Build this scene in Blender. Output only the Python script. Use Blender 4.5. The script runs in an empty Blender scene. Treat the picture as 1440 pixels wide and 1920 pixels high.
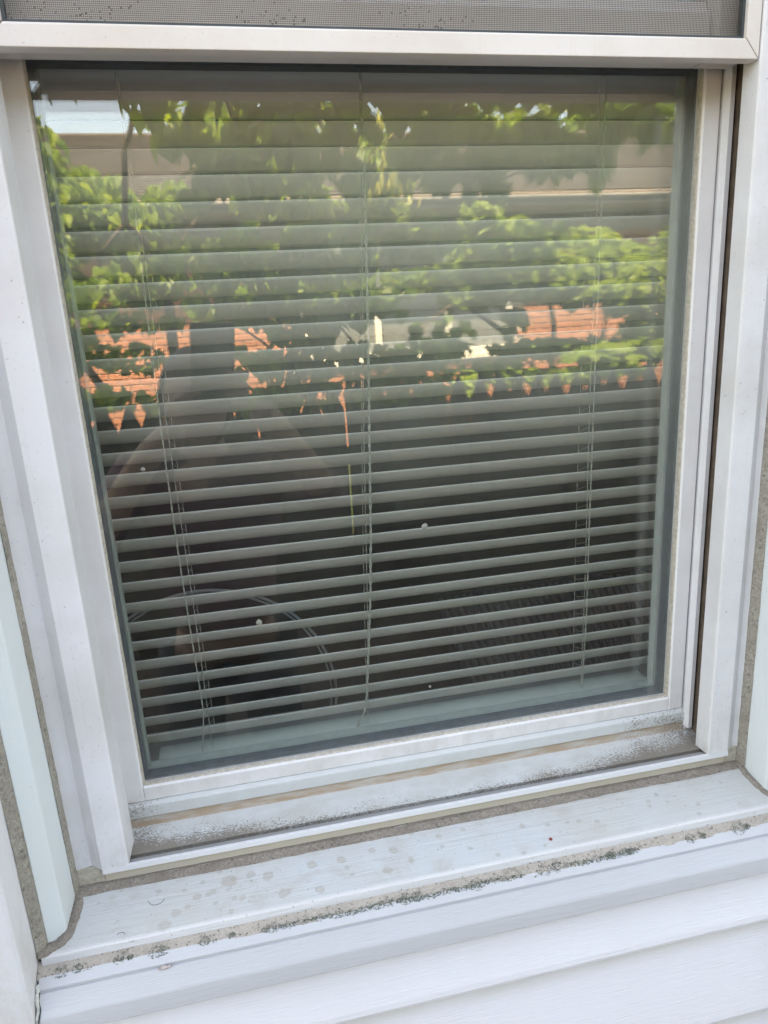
import bpy, bmesh, math, random
from mathutils import Vector, Matrix, Euler, noise
R = math.radians
sc = bpy.context.scene
col = sc.collection
random.seed(7)
# ------------------------------------------------------------------ camera
ZC = 1.6            # height of the phone's lens above the ground
D = 0.62            # distance from the glass
cam_data = bpy.data.cameras.new('camera')
cam = bpy.data.objects.new('camera', cam_data); col.objects.link(cam)
cam_data.sensor_fit = 'HORIZONTAL'; cam_data.sensor_width = 36.0
cam_data.lens = 1310/1440*36.0
cam_data.clip_start = 0.02; cam_data.clip_end = 2000
rx = Vector((0.9772167, -0.20522446, -0.05413362))
dn = Vector((-0.10485593, -0.24505761, -0.96382156))
fw = Vector((0.1845339, 0.94753875, -0.26099338))
cam.matrix_world = Matrix(((rx.x, -dn.x, -fw.x, 0), (rx.y, -dn.y, -fw.y, -D), (rx.z, -dn.z, -fw.z, ZC), (0, 0, 0, 1)))
sc.camera = cam
# ------------------------------------------------------------------ sky and sun
SUN = Vector((-0.16, 0.42, 0.90)).normalized()      # direction towards the sun: behind and above the window's house
el = math.asin(SUN.z)
w = bpy.data.worlds.new('World'); sc.world = w; w.use_nodes = True
nt = w.node_tree; nt.nodes.clear()
sky = nt.nodes.new('ShaderNodeTexSky'); sky.sky_type = 'NISHITA'; sky.sun_disc = False
sky.sun_elevation = el; sky.sun_rotation = math.atan2(SUN.x, SUN.y)
sky.air_density = 1.0; sky.dust_density = 1.6
bg = nt.nodes.new('ShaderNodeBackground'); bg.inputs['Strength'].default_value = 0.15
out = nt.nodes.new('ShaderNodeOutputWorld')
nt.links.new(sky.outputs[0], bg.inputs[0]); nt.links.new(bg.outputs[0], out.inputs[0])
sl = bpy.data.lights.new('sun', 'SUN'); sl.energy = 4.6; sl.angle = R(0.5); sl.color = (1.0, 0.94, 0.85)
so = bpy.data.objects.new('sun', sl); col.objects.link(so)
so.rotation_euler = (-SUN).to_track_quat('-Z', 'Y').to_euler()
sc.view_settings.view_transform = 'Standard'; sc.view_settings.look = 'None'
sc.view_settings.exposure = 3.13; sc.view_settings.gamma = 1.0
sc.view_settings.use_curve_mapping = False
sc.view_settings.use_white_balance = True; sc.view_settings.white_balance_temperature = 10200; sc.view_settings.white_balance_tint = 12
try:
    sc.cycles.max_bounces = 10; sc.cycles.transparent_max_bounces = 24; sc.cycles.glossy_bounces = 4
    sc.cycles.caustics_reflective = False; sc.cycles.caustics_refractive = False
    sc.cycles.use_denoising = True; sc.cycles.denoising_input_passes = 'RGB_ALBEDO_NORMAL'
    sc.cycles.use_adaptive_sampling = False; sc.cycles.diffuse_bounces = 3
    sc.cycles.sample_clamp_indirect = 1.5
except Exception:
    pass

# ------------------------------------------------------------------ materials
class NB:
    """small node builder"""
    def __init__(s, name):
        s.m = bpy.data.materials.new(name); s.m.use_nodes = True
        s.t = s.m.node_tree; s.t.nodes.clear()
        s.o = s.t.nodes.new('ShaderNodeOutputMaterial')
    def n(s, typ, **kw):
        x = s.t.nodes.new(typ)
        for k, v in kw.items():
            if k in x.inputs.keys(): s.set(x.inputs[k], v)
            else: setattr(x, k, v)
        return x
    def set(s, sock, v):
        if isinstance(v, bpy.types.NodeSocket): s.t.links.new(v, sock)
        else:
            if isinstance(v, tuple) and len(v) == 3 and sock.type == 'RGBA': v = (*v, 1)
            sock.default_value = v
    def coord(s, scale=(1, 1, 1), off=(0, 0, 0)):
        c = s.n('ShaderNodeTexCoord'); mp = s.n('ShaderNodeMapping')
        s.t.links.new(c.outputs['Object'], mp.inputs['Vector'])
        mp.inputs['Scale'].default_value = scale; mp.inputs['Location'].default_value = off
        return mp.outputs[0]
    def noise(s, scale, co=None, detail=4, rough=.6, dist=0.0):
        x = s.n('ShaderNodeTexNoise', Scale=scale, Detail=float(detail), Roughness=rough, Distortion=dist)
        if co is not None: s.t.links.new(co, x.inputs['Vector'])
        return x.outputs['Fac']
    def ramp(s, fac, a, b, c0=0.0, c1=1.0):
        x = s.n('ShaderNodeMapRange'); x.clamp = True
        s.set(x.inputs[0], fac); x.inputs[1].default_value = a; x.inputs[2].default_value = b
        x.inputs[3].default_value = c0; x.inputs[4].default_value = c1
        return x.outputs[0]
    def mix(s, fac, a, b):
        x = s.n('ShaderNodeMix'); x.data_type = 'RGBA'
        s.set(x.inputs[0], fac); s.set(x.inputs[6], a); s.set(x.inputs[7], b)
        return x.outputs[2]
    def math(s, op, a, b=0.0, c=None):
        x = s.n('ShaderNodeMath'); x.operation = op
        s.set(x.inputs[0], a); s.set(x.inputs[1], b)
        if c is not None: s.set(x.inputs[2], c)
        return x.outputs[0]
    def bump(s, h, strength, dist=.001, prev=None):
        x = s.n('ShaderNodeBump', Strength=strength, Distance=dist, Height=h)
        if prev is not None: s.t.links.new(prev, x.inputs['Normal'])
        return x.outputs[0]
    def pbr(s, colr, rough=.5, normal=None, spec=.5, **kw):
        p = s.n('ShaderNodeBsdfPrincipled')
        s.set(p.inputs['Base Color'], colr); s.set(p.inputs['Roughness'], rough)
        p.inputs['Specular IOR Level'].default_value = spec
        for k, v in kw.items(): s.set(p.inputs[k.replace('_', ' ')], v)
        if normal is not None: s.t.links.new(normal, p.inputs['Normal'])
        return p.outputs[0]
    def done(s, sh):
        s.t.links.new(sh, s.o.inputs[0]); return s.m

def xyz(b):
    c = b.n('ShaderNodeTexCoord'); x = b.n('ShaderNodeSeparateXYZ')
    b.t.links.new(c.outputs['Object'], x.inputs[0]); return x.outputs

def vinyl(name, base=(.76, .745, .765), dirt=(.45, .40, .33), damt=.35, rough=.38, grain=0.0, speck=.5):
    b = NB(name)
    blot = b.ramp(b.noise(9, b.coord(), 5, .6), .45, .75)
    fine = b.ramp(b.noise(140, b.coord(), 3, .7), .60, .72)
    c = b.mix(b.math('MULTIPLY', blot, damt), base, dirt)
    sp = b.ramp(b.noise(420, b.coord(), 2, .5), .70, .75)
    c = b.mix(b.math('MULTIPLY', sp, speck), c, (.22, .19, .16))
    c = b.mix(b.math('MULTIPLY', fine, damt*.35), c, dirt)
    low = b.math('MULTIPLY', b.ramp(xyz(b)[2], ZC-.38, ZC-.46), b.ramp(b.noise(55, b.coord((1, 1, .5)), 5, .7), .42, .66))
    c = b.mix(b.math('MULTIPLY', low, .45), c, dirt)
    scr_ = b.noise(1.0, b.coord((700, 700, 8)), 2, .5)
    c = b.mix(b.math('MULTIPLY', b.ramp(scr_, .66, .72), .12), c, dirt)
    nm = b.bump(b.noise(35, b.coord(), 3, .5), .10, .001)
    if grain:
        g = b.noise(1.0, b.coord((16, 60, 620), (0, 0, 0)), 3, .65, .6)
        g2 = b.noise(1.0, b.coord((9, 25, 170), (3, 1, 0)), 3, .6, .3)
        nm = b.bump(g, grain, .0010, nm); nm = b.bump(g2, grain*.8, .002, nm)
        rough = b.ramp(g, .3, .7, .42, .58)
    return b.done(b.pbr(c, rough, nm, .45))

M = {}
M['vinyl'] = vinyl('vinyl_white')
M['sash'] = vinyl('vinyl_sash', (.80, .77, .765), (.42, .36, .29), .30)
M['screenframe'] = vinyl('aluminium_white', (.72, .66, .62), (.5, .38, .27), .35, .45, 0, .3)

def m_siding(name, ca, cb, laps=True):
    b = NB(name)
    g = b.noise(1.0, b.coord((34, 40, 640)), 3, .6, 1.3)
    g2 = b.noise(1.0, b.coord((14, 10, 230), (5, 0, 2)), 3, .6, 1.2)
    blot = b.ramp(b.noise(5, b.coord(), 5, .6), .42, .8)
    c = b.mix(b.math('MULTIPLY', blot, .22), ca, cb)
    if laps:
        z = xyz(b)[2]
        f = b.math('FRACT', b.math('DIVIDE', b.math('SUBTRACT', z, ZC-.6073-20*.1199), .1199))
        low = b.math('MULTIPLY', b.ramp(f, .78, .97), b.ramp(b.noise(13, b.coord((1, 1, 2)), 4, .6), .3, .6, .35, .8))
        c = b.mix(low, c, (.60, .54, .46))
    nm = b.bump(g2, .30, .0012); nm = b.bump(g, .42, .0008, nm)
    return b.done(b.pbr(c, .5, nm, .4))
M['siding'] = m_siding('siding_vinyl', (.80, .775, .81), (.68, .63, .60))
M['trim'] = m_siding('weathered_trim', (.51, .505, .52), (.40, .38, .36), False)
M['lineal'] = vinyl('lineal_vinyl', (.70, .69, .71), (.55, .48, .42), .28, .42, .0, .4)
def m_lineal_grain():
    b = NB('lineal_grain')
    g = b.noise(1.0, b.coord((420, 420, 9)), 3, .6, .6)
    blot = b.ramp(b.noise(8, b.coord(), 5, .6), .4, .8)
    c = b.mix(b.math('MULTIPLY', blot, .25), (.66, .70, .71), (.55, .53, .49))
    sp = b.ramp(b.noise(300, b.coord(), 2, .5), .73, .77)
    c = b.mix(b.math('MULTIPLY', sp, .5), c, (.25, .22, .18))
    nm = b.bump(g, .35, .0009)
    return b.done(b.pbr(c, .45, nm, .4))
M['lineal_grain'] = m_lineal_grain()

SPOTS = [(-.1104, .102, .0050), (-.101, .0938, .0037), (-.0831, .0837, .0033), (-.0912, .0903, .0023), (-.0692, .0818, .0024), (-.055, .0752, .0062), (-.0359, .0732, .0038), (-.0203, .0774, .0047), (-.0075, .0954, .005), (.024, .0989, .0039), (.0199, .0756, .0043), (.0472, .076, .0038), (.0766, .0732, .0029), (.0968, .0768, .0038), (.0871, .0943, .0037), (-.0539, .1016, .002), (-.0439, .0926, .0028), (-.0947, .0757, .0021), (.1104, .0879, .0021), (.1422, .0720, .0024), (.167, .070, .0024), (.281, .0847, .0023), (.2989, .0883, .0023), (.1673, .089, .0019), (.0544, .0916, .0018), (.225, .078, .0026), (.36, .079, .0022)]
def m_sill():
    """weathered woodgrained sill: water marks, algae and rusty blots"""
    b = NB('sill_weathered')
    g = b.noise(1.0, b.coord((14, 330, 330)), 3, .65, .8)
    g2 = b.noise(1.0, b.coord((5, 90, 90), (5, 0, 2)), 3, .6, .7)
    c = b.mix(b.ramp(b.noise(6, b.coord(), 5, .6), .35, .7), (.50, .52, .53), (.46, .44, .41))
    v = b.n('ShaderNodeTexVoronoi', Scale=26.0); b.t.links.new(b.coord((1, 1.5, 1), (.3, .1, 0)), v.inputs['Vector'])
    v.distance = 'EUCLIDEAN'; v.inputs['Randomness'].default_value = 1.0
    dd = b.math('ADD', v.outputs['Distance'], b.math('MULTIPLY', b.noise(60, b.coord(), 4, .7), .35))
    pick = b.ramp(v.outputs['Color'], .44, .52)
    spots = b.math('MULTIPLY', b.ramp(dd, .47, .33), pick)
    c = b.mix(b.math('MULTIPLY', spots, .22), c, (.36, .31, .26))
    v2 = b.n('ShaderNodeTexVoronoi', Scale=75.0); b.t.links.new(b.coord((1, 1.4, 1), (1.3, .1, 0)), v2.inputs['Vector'])
    d2 = b.math('ADD', v2.outputs['Distance'], b.math('MULTIPLY', b.noise(160, b.coord(), 3, .7), .35))
    s2 = b.math('MULTIPLY', b.ramp(d2, .42, .34), b.ramp(v2.outputs['Color'], .50, .58))
    c = b.mix(b.math('MULTIPLY', s2, .60), c, (.34, .33, .30))
    X_, Y_ = xyz(b)[0], b.math('MULTIPLY', xyz(b)[1], -1.0)
    wob = b.math('MULTIPLY', b.math('SUBTRACT', b.noise(230, b.coord((1, 1, 1), (6, 1, 2)), 4, .65), .5), 1.3)
    acc = None
    for sx_, st_, sr_ in SPOTS:
        a_ = b.math('DIVIDE', b.math('SUBTRACT', X_, sx_), sr_*1.25); c_ = b.math('DIVIDE', b.math('SUBTRACT', Y_, st_), sr_*.95)
        q_ = b.math('ADD', b.math('MULTIPLY', a_, a_), b.math('MULTIPLY', c_, c_))
        acc = q_ if acc is None else b.math('MINIMUM', acc, q_)
    acc = b.math('ADD', b.math('SQRT', acc), wob)
    c = b.mix(b.math('MULTIPLY', b.ramp(acc, 1.05, .75), b.ramp(acc, .0, 1.0, .50, .66)), c, (.37, .33, .285))
    bl = b.ramp(b.noise(24, b.coord((1, 1.6, 1), (8, 2, 5)), 6, .75, .4), .52, .66)
    left = b.ramp(xyz(b)[0], .30, .0, .25, .75)
    c = b.mix(b.math('MULTIPLY', bl, b.math('MULTIPLY', left, .6)), c, (.38, .34, .30))
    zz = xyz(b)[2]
    c = b.mix(b.ramp(zz, ZC-.4872, ZC-.4890), c, (.64, .62, .62))  # nose colour lightened to imitate light on its front edge
    back = b.math('MULTIPLY', b.ramp(xyz(b)[1], -.076, -.062), b.ramp(b.noise(40, b.coord((1, 2, 1)), 5, .7), .35, .65))
    c = b.mix(b.math('MULTIPLY', back, .55), c, (.38, .34, .30))
    sp = b.ramp(b.noise(500, b.coord(), 2, .5), .67, .74)
    c = b.mix(b.math('MULTIPLY', sp, .55), c, (.16, .14, .12))
    nm = b.bump(g2, .6, .0018); nm = b.bump(g, .6, .0011, nm)
    return b.done(b.pbr(c, .5, nm, .4))
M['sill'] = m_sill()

def m_track():
    """inner sill track, speckled with mould thickening towards its outer edge"""
    b = NB('mouldy_track')
    o = xyz(b)
    t = b.math('MULTIPLY', o[1], -1.0)
    n1 = b.noise(620, b.coord((.8, 1.2, 1)), 5, .75, .5)
    n2 = b.noise(14, b.coord(), 4, .6)
    edge = b.ramp(t, .012, .045, 0.0, 1.0)
    ex = b.ramp(o[0], .30, .45)                       # grime gathered at the two ends
    ex2 = b.ramp(o[0], -.02, -.14)
    k = b.math('ADD', b.math('MULTIPLY', b.math('POWER', edge, 1.6), .30), b.math('MULTIPLY', b.math('MAXIMUM', ex, ex2), .34))
    k = b.math('ADD', k, b.math('MULTIPLY', b.math('SUBTRACT', n2, .5), .7))
    th = b.math('SUBTRACT', .90, k)
    f = b.ramp(b.math('SUBTRACT', n1, b.math('MULTIPLY', th, .85)), -.03, .06)
    wash = b.math('MULTIPLY', b.ramp(b.noise(22, b.coord((1, 2, 1), (3, 3, 0)), 5, .7), .38, .62), b.ramp(t, .0090, .02, .25, .8))
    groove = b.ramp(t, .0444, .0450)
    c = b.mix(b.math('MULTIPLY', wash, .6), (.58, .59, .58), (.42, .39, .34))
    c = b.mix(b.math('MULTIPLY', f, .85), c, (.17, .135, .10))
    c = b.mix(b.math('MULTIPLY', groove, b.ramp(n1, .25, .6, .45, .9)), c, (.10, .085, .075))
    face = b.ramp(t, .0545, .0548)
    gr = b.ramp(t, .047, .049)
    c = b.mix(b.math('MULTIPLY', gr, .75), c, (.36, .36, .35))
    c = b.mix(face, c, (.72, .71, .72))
    br = b.math('MULTIPLY', b.ramp(t, .0117, .0105), b.ramp(b.noise(30, b.coord((1, 1, 6)), 3, .6), .3, .6, .3, .9))
    br = b.math('MULTIPLY', br, b.ramp(o[2], ZC-.4425, ZC-.4435))
    c = b.mix(br, c, (.40, .28, .19))
    low = b.ramp(o[2], ZC-.4612, ZC-.4630)
    c = b.mix(low, c, (.60, .53, .44))
    nm = b.bump(n1, .35, .0006)
    return b.done(b.pbr(c, .5, nm, .4))
M['track'] = m_track()

def m_caulk(name, base, dark):
    b = NB(name)
    n = b.noise(420, b.coord(), 5, .7)
    n2 = b.noise(30, b.coord(), 4, .6)
    sp = b.ramp(b.noise(330, b.coord((1, 1, 1), (4, 2, 1)), 3, .6), .60, .68)
    c = b.mix(b.ramp(n, .3, .7), dark, base)
    c = b.mix(b.math('MULTIPLY', b.ramp(n2, .42, .68), .55), c, dark)
    c = b.mix(b.math('MULTIPLY', sp, .75), c, (.08, .07, .06))
    blob = b.ramp(b.noise(75, b.coord((1, 1, 1), (2, 7, 4)), 5, .75), .56, .64)
    c = b.mix(b.math('MULTIPLY', blob, .45), c, (.13, .12, .09))
    return b.done(b.pbr(c, .8, b.bump(n, .8, .0014), .2))
M['caulk'] = m_caulk('old_caulk', (.46, .42, .36), (.24, .21, .18))
M['caulk_brown'] = m_caulk('brown_caulk', (.37, .32, .27), (.19, .155, .13))
M['caulk_tan'] = m_caulk('tan_caulk', (.50, .44, .38), (.36, .31, .27))
M['caulk_white'] = m_caulk('cracked_white_caulk', (.68, .68, .62), (.5, .5, .45))

def simple(name, c, rough=.6, nscale=60, var=.25, bump=.2, bd=.001, spec=.4, **kw):
    b = NB(name)
    n = b.noise(nscale, b.coord(), 4, .6)
    d = tuple(x*(1-var) for x in c)
    return b.done(b.pbr(b.mix(b.ramp(n, .3, .7), d, c), rough, b.bump(n, bump, bd), spec, **kw))
M['gasket'] = simple('yellowed_gasket', (.64, .57, .48), .6, 300, .4)
M['gasket_dark'] = simple('dark_gasket', (.06, .07, .075), .5)
M['inner_bead'] = simple('inner_bead_vinyl', (.50, .56, .52), .5, 60, .2)
M['spacer'] = simple('spacer_bar', (.13, .155, .17), .45, 120, .25)
M['slat'] = simple('blind_slat', (.82, .82, .80), .55, 8, .06, .03)
M['blindrail'] = simple('blind_rail', (.62, .68, .62), .5, 20, .1, .05)
M['cord'] = simple('blind_cord', (.66, .66, .58), .8, 900, .5, .6, .0005)
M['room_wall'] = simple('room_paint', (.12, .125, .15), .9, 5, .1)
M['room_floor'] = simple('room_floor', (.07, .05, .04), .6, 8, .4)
M['jamb_in'] = simple('inner_jamb', (.50, .52, .48), .6, 12, .15)
M['wire'] = simple('screen_wire', (.115, .10, .09), .55, 50, .3)
M['hoop'] = simple('hoop_white', (.75, .78, .75), .35, 30, .1)
M['ribs'] = simple('ribbed_fabric', (.10, .105, .115), .7, 90, .3)
M['black'] = simple('black_plastic', (.012, .012, .014), .3, 40, .2, .02)
M['lens'] = simple('lens_glass', (.01, .012, .02), .08, 10, .1, 0)
M['plum'] = simple('plum_cloth', (.12, .065, .078), .9, 60, .35, .5, .003)
M['skin'] = simple('skin', (.24, .14, .105), .5, 30, .12, .1, .001)
M['hair'] = simple('hair', (.09, .065, .055), .6, 200, .5, .5, .002)
M['denim'] = simple('denim', (.045, .045, .055), .9, 200, .4, .3, .001)
M['fence'] = simple('fence_wood', (.085, .078, .072), .85, 14, .45, .4, .004)
M['trim_w'] = simple('white_paint', (.80, .78, .72), .5, 10, .08, .1)
M['shade_w'] = simple('window_shade', (.55, .52, .45), .8, 6, .1, .1)
M['fascia'] = simple('fascia_paint', (.33, .28, .24), .6, 8, .15)
M['soffit'] = simple('soffit_paint', (.24, .21, .19), .8, 8, .15)
M['bark'] = simple('bark', (.22, .16, .12), .9, 45, .5, .8, .006)
M['grass'] = simple('grass_blade', (.09, .15, .03), .7, 40, .4)
M['soil'] = simple('lawn', (.07, .10, .03), .95, 3, .5, .6, .02)
M['bounce_concrete'] = simple('bounce_concrete', (.56, .53, .49), .9, 30, .25, .4, .002)
M['mulch'] = simple('mulch', (.085, .08, .08), .95, 60, .6, .9, .02)
M['mortar'] = simple('mortar', (.48, .40, .34), .9, 50, .2, .4)
M['red_bit'] = simple('red_bit', (.30, .035, .02), .5, 90, .4)
M['groove_dark'] = simple('groove_shade_grime', (.17, .12, .09), .85, 60, .5)  # brown stands for both grime and shade inside the jamb groove
M['drop'] = simple('dried_water', (.36, .35, .29), .8, 700, .5)
M['grit'] = simple('pale_grit', (.62, .52, .48), .7, 200, .5, .8)

def m_brick(name, c1, c2):
    b = NB(name)
    oi = b.n('ShaderNodeObjectInfo')
    n = b.noise(18, b.coord(), 5, .65)
    rnd = b.n('ShaderNodeTexWhiteNoise'); rnd.noise_dimensions = '1D'
    b.t.links.new(oi.outputs['Random'], rnd.inputs['W'])
    c = b.mix(b.ramp(n, .3, .7), c1, c2)
    c = b.mix(b.math('MULTIPLY', rnd.outputs[0], .45), c, tuple(x*.55 for x in c1))
    return b.done(b.pbr(c, .9, b.bump(b.noise(120, b.coord(), 4, .7), .4, .003), .2))
M['brick'] = m_brick('brick_red', (.50, .205, .125), (.60, .28, .18))
def m_roof():
    b = NB('roof_shingle')
    n = b.noise(9, b.coord((1, 1, 1)), 5, .7); n2 = b.noise(160, b.coord(), 3, .7)
    c = b.mix(b.ramp(n, .35, .7), (.095, .085, .082), (.155, .140, .132))
    c = b.mix(b.math('MULTIPLY', b.ramp(n2, .4, .65), .35), c, (.10, .085, .08))
    return b.done(b.pbr(c, .95, b.bump(n2, .5, .004), .2))
M['roof'] = m_roof()

M['butt_shade'] = simple('shingle_butt_shade', (.035, .03, .03), .95, 20, .4)  # dark butt faces stand in for shadow lines between courses
def m_leaf(name, a, b_, trans=.5, ta=(.30, .42, .05)):
    b = NB(name)
    oi = b.n('ShaderNodeObjectInfo')
    n = b.noise(11.0, b.coord((1, 1, 1)), 3, .6)
    f = b.math('FRACT', b.math('ADD', b.math('MULTIPLY', oi.outputs['Random'], 1.0), b.math('MULTIPLY', n, 2.0)))
    c = b.mix(f, a, b_)
    p = b.pbr(c, .45, b.bump(b.noise(90, b.coord(), 3, .6), .3, .003), .35)
    tr = b.n('ShaderNodeBsdfTranslucent'); b.set(tr.inputs[0], ta)
    mx = b.n('ShaderNodeMixShader'); mx.inputs[0].default_value = trans
    b.t.links.new(p, mx.inputs[1]); b.t.links.new(tr.outputs[0], mx.inputs[2])
    return b.done(mx.outputs[0])
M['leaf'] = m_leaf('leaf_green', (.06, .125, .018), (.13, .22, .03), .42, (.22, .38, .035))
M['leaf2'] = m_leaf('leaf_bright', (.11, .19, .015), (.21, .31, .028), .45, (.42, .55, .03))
M['pod'] = m_leaf('pod_yellow', (.30, .34, .06), (.42, .40, .08), .4, (.5, .5, .07))
M['lichen'] = simple('lichen', (.30, .34, .27), .95, 600, .75, .9, .0015)

def m_glass(name, r0, dusty):
    """clear pane: unrefracted transmission, Fresnel reflection, and on the outer face a film of dust and painted haze"""
    b = NB(name)
    g = b.n('ShaderNodeNewGeometry')
    dot = b.n('ShaderNodeVectorMath'); dot.operation = 'DOT_PRODUCT'
    b.t.links.new(g.outputs['Normal'], dot.inputs[0]); b.t.links.new(g.outputs['Incoming'], dot.inputs[1])
    co = b.math('ABSOLUTE', dot.outputs['Value'])
    f = b.math('POWER', b.math('SUBTRACT', 1.0, co), 5.0)
    f = b.math('ADD', r0, b.math('MULTIPLY', f, 1-r0))
    tr = b.n('ShaderNodeBsdfTransparent', Color=(.980, .988, .982))
    gl = b.n('ShaderNodeBsdfGlossy', Roughness=0.0, Color=(1, 1, 1))
    mx = b.n('ShaderNodeMixShader'); b.t.links.new(f, mx.inputs[0])
    b.t.links.new(tr.outputs[0], mx.inputs[1]); b.t.links.new(gl.outputs[0], mx.inputs[2])
    sh = mx.outputs[0]
    if dusty:
        wob = b.noise(3.2, b.coord(), 2, .5)
        b.t.links.new(b.bump(wob, .035, .01), gl.inputs['Normal'])
        o = xyz(b)
        n1 = b.noise(5, b.coord((1, 1, 1), (2, 0, 1)), 4, .6)
        n2 = b.noise(700, b.coord(), 3, .7)
        n3 = b.noise(45, b.coord((1, 1, .25)), 4, .7)
        # dust film with painted greenish haze, thickest across the upper middle of the pane
        def blob(cx, cz, sx, sz):
            dx = b.math('DIVIDE', b.math('SUBTRACT', o[0], cx), sx)
            dz = b.math('DIVIDE', b.math('SUBTRACT', o[2], cz), sz)
            q = b.math('ADD', b.math('MULTIPLY', dx, dx), b.math('MULTIPLY', dz, dz))
            q = b.math('ADD', q, b.math('MULTIPLY', b.math('SUBTRACT', n1, .5), 2.4))
            return b.ramp(q, 1.4, -.2)
        film = b.math('MAXIMUM', blob(.19, ZC+.07, .34, .21), blob(.33, ZC+.06, .15, .19))
        film = b.math('MAXIMUM', film, b.math('MULTIPLY', blob(-.02, ZC+.12, .15, .12), .8))
        film = b.math('MULTIPLY', film, b.ramp(b.noise(14, b.coord((1, 1, .5), (7, 0, 3)), 4, .6), .2, .7, .7, 1.1))
        film = b.math('ADD', b.math('MULTIPLY', film, .19), b.math('MULTIPLY', b.ramp(n1, .3, .7), .035))
        film = b.math('MULTIPLY', film, b.ramp(o[2], ZC+.185, ZC+.140, .12, 1.0))  # film thinned near the top to imitate shade from the screen rail
        film = b.math('MULTIPLY', film, b.ramp(n2, .2, .8, .75, 1.25))
        # dried condensation near the right edge
        cond = b.math('MULTIPLY', b.ramp(o[0], .36, .41), b.ramp(b.noise(1100, b.coord(), 2, .6), .50, .62))
        cond = b.math('MULTIPLY', cond, b.ramp(n1, .38, .55))
        cond = b.math('MULTIPLY', cond, b.ramp(o[2], ZC+.03, ZC-.03))
        sp = b.ramp(b.noise(380, b.coord((1, 1, 1), (9, 3, 1)), 2, .5), .735, .765)
        sp = b.math('MULTIPLY', sp, .45)
        a = b.math('ADD', film, b.math('MULTIPLY', cond, .09))
        a = b.math('MAXIMUM', a, sp)
        wv = b.n('ShaderNodeTexNoise', Scale=1.0, Detail=1.0); b.t.links.new(b.coord((500, 1, 2.0), (0, 0, 0)), wv.inputs['Vector'])
        drips = b.math('MULTIPLY', b.ramp(wv.outputs['Fac'], .66, .74), b.math('MULTIPLY', b.ramp(n3, .45, .7), .03))
        a = b.math('ADD', a, drips)
        df = b.n('ShaderNodeBsdfDiffuse', Color=(.74, .76, .62))
        m2 = b.n('ShaderNodeMixShader'); b.t.links.new(a, m2.inputs[0])
        b.t.links.new(sh, m2.inputs[1]); b.t.links.new(df.outputs[0], m2.inputs[2])
        sh = m2.outputs[0]
    return b.done(sh)
M['glass_out'] = m_glass('pane_dusty', .085, True)
M['glass'] = m_glass('pane_clear', .058, False)
def m_dark_glass():
    b = NB('far_window_glass')
    return b.done(b.pbr((.20, .22, .22), .12, None, .8))
M['far_glass'] = m_dark_glass()

# ------------------------------------------------------------------ object helpers
def obj(name, bm, mat, parent=None, bevel=0.0, smooth=False, kind=None, mats=None):
    bmesh.ops.recalc_face_normals(bm, faces=bm.faces)
    me = bpy.data.meshes.new(name); bm.to_mesh(me); bm.free()
    for m_ in (mats or [mat]): me.materials.append(M[m_] if isinstance(m_, str) else m_)
    o = bpy.data.objects.new(name, me); col.objects.link(o)
    if parent is not None: o.parent = parent; 
    if smooth:
        for p in me.polygons: p.use_smooth = True
    if bevel:
        md = o.modifiers.new('bevel', 'BEVEL'); md.width = bevel; md.segments = 2; md.limit_method = 'ANGLE'; md.angle_limit = R(25)
        for p in me.polygons: p.use_smooth = True
        md.harden_normals = True
    if kind: o['kind'] = kind
    return o
def thing(name, label, cat, loc=(0, 0, 0), group=None):
    o = bpy.data.objects.new(name, None); col.objects.link(o); o.location = loc; o.empty_display_size = .05
    o['label'] = label; o['category'] = cat
    if group: o['group'] = group
    return o
def tag(o, label, cat, group=None):
    o['label'] = label; o['category'] = cat
    if group: o['group'] = group
    return o
def box(bm, x0, x1, y0, y1, z0, z1, mi=0):
    vs = [bm.verts.new((x, y, z)) for x in (x0, x1) for y in (y0, y1) for z in (z0, z1)]
    fs = [(0, 1, 3, 2), (4, 6, 7, 5), (0, 4, 5, 1), (2, 3, 7, 6), (0, 2, 6, 4), (1, 5, 7, 3)]
    r = []
    for f in fs:
        q = bm.faces.new([vs[i] for i in f]); q.material_index = mi; r.append(q)
    return r
def BX(*a):
    bm = bmesh.new(); box(bm, *a); return bm
def ext_x(prof, x0, x1, bm=None, seg=1, jit=0.0):
    """extrude a (t, z) section along X; t is distance out from the glass, z is relative to the camera's height"""
    bm = bm or bmesh.new(); rings = []
    for i in range(seg+1):
        x = x0+(x1-x0)*i/seg
        rings.append([bm.verts.new((x, -t+jit*(noise.noise((x*60, k*3.1, 1))+1.1*noise.noise((x*14, k*2.3, 4))), ZC+z+.45*jit*(noise.noise((x*60, k*3.1, 7))+.6*noise.noise((x*14, k*2.3, 5))))) for k, (t, z) in enumerate(prof)])
    n = len(prof)
    for a, b in zip(rings, rings[1:]):
        for k in range(n): bm.faces.new((a[k], a[(k+1) % n], b[(k+1) % n], b[k]))
    bm.faces.new(rings[0]); bm.faces.new(rings[-1][::-1]); return bm
def ext_z(prof, z0, z1, bm=None, seg=1, jit=0.0):
    """extrude an (x, t) section along Z between heights relative to the camera"""
    bm = bm or bmesh.new(); rings = []
    for i in range(seg+1):
        z = ZC+z0+(z1-z0)*i/seg
        rings.append([bm.verts.new((x+jit*(noise.noise((z*60, k*3.1, 2))+1.1*noise.noise((z*12, k*2.7, 3))), -t+jit*noise.noise((z*60, k*3.1, 9)), z)) for k, (x, t) in enumerate(prof)])
    n = len(prof)
    for a, b in zip(rings, rings[1:]):
        for k in range(n): bm.faces.new((a[k], a[(k+1) % n], b[(k+1) % n], b[k]))
    bm.faces.new(rings[0]); bm.faces.new(rings[-1][::-1]); return bm
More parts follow.
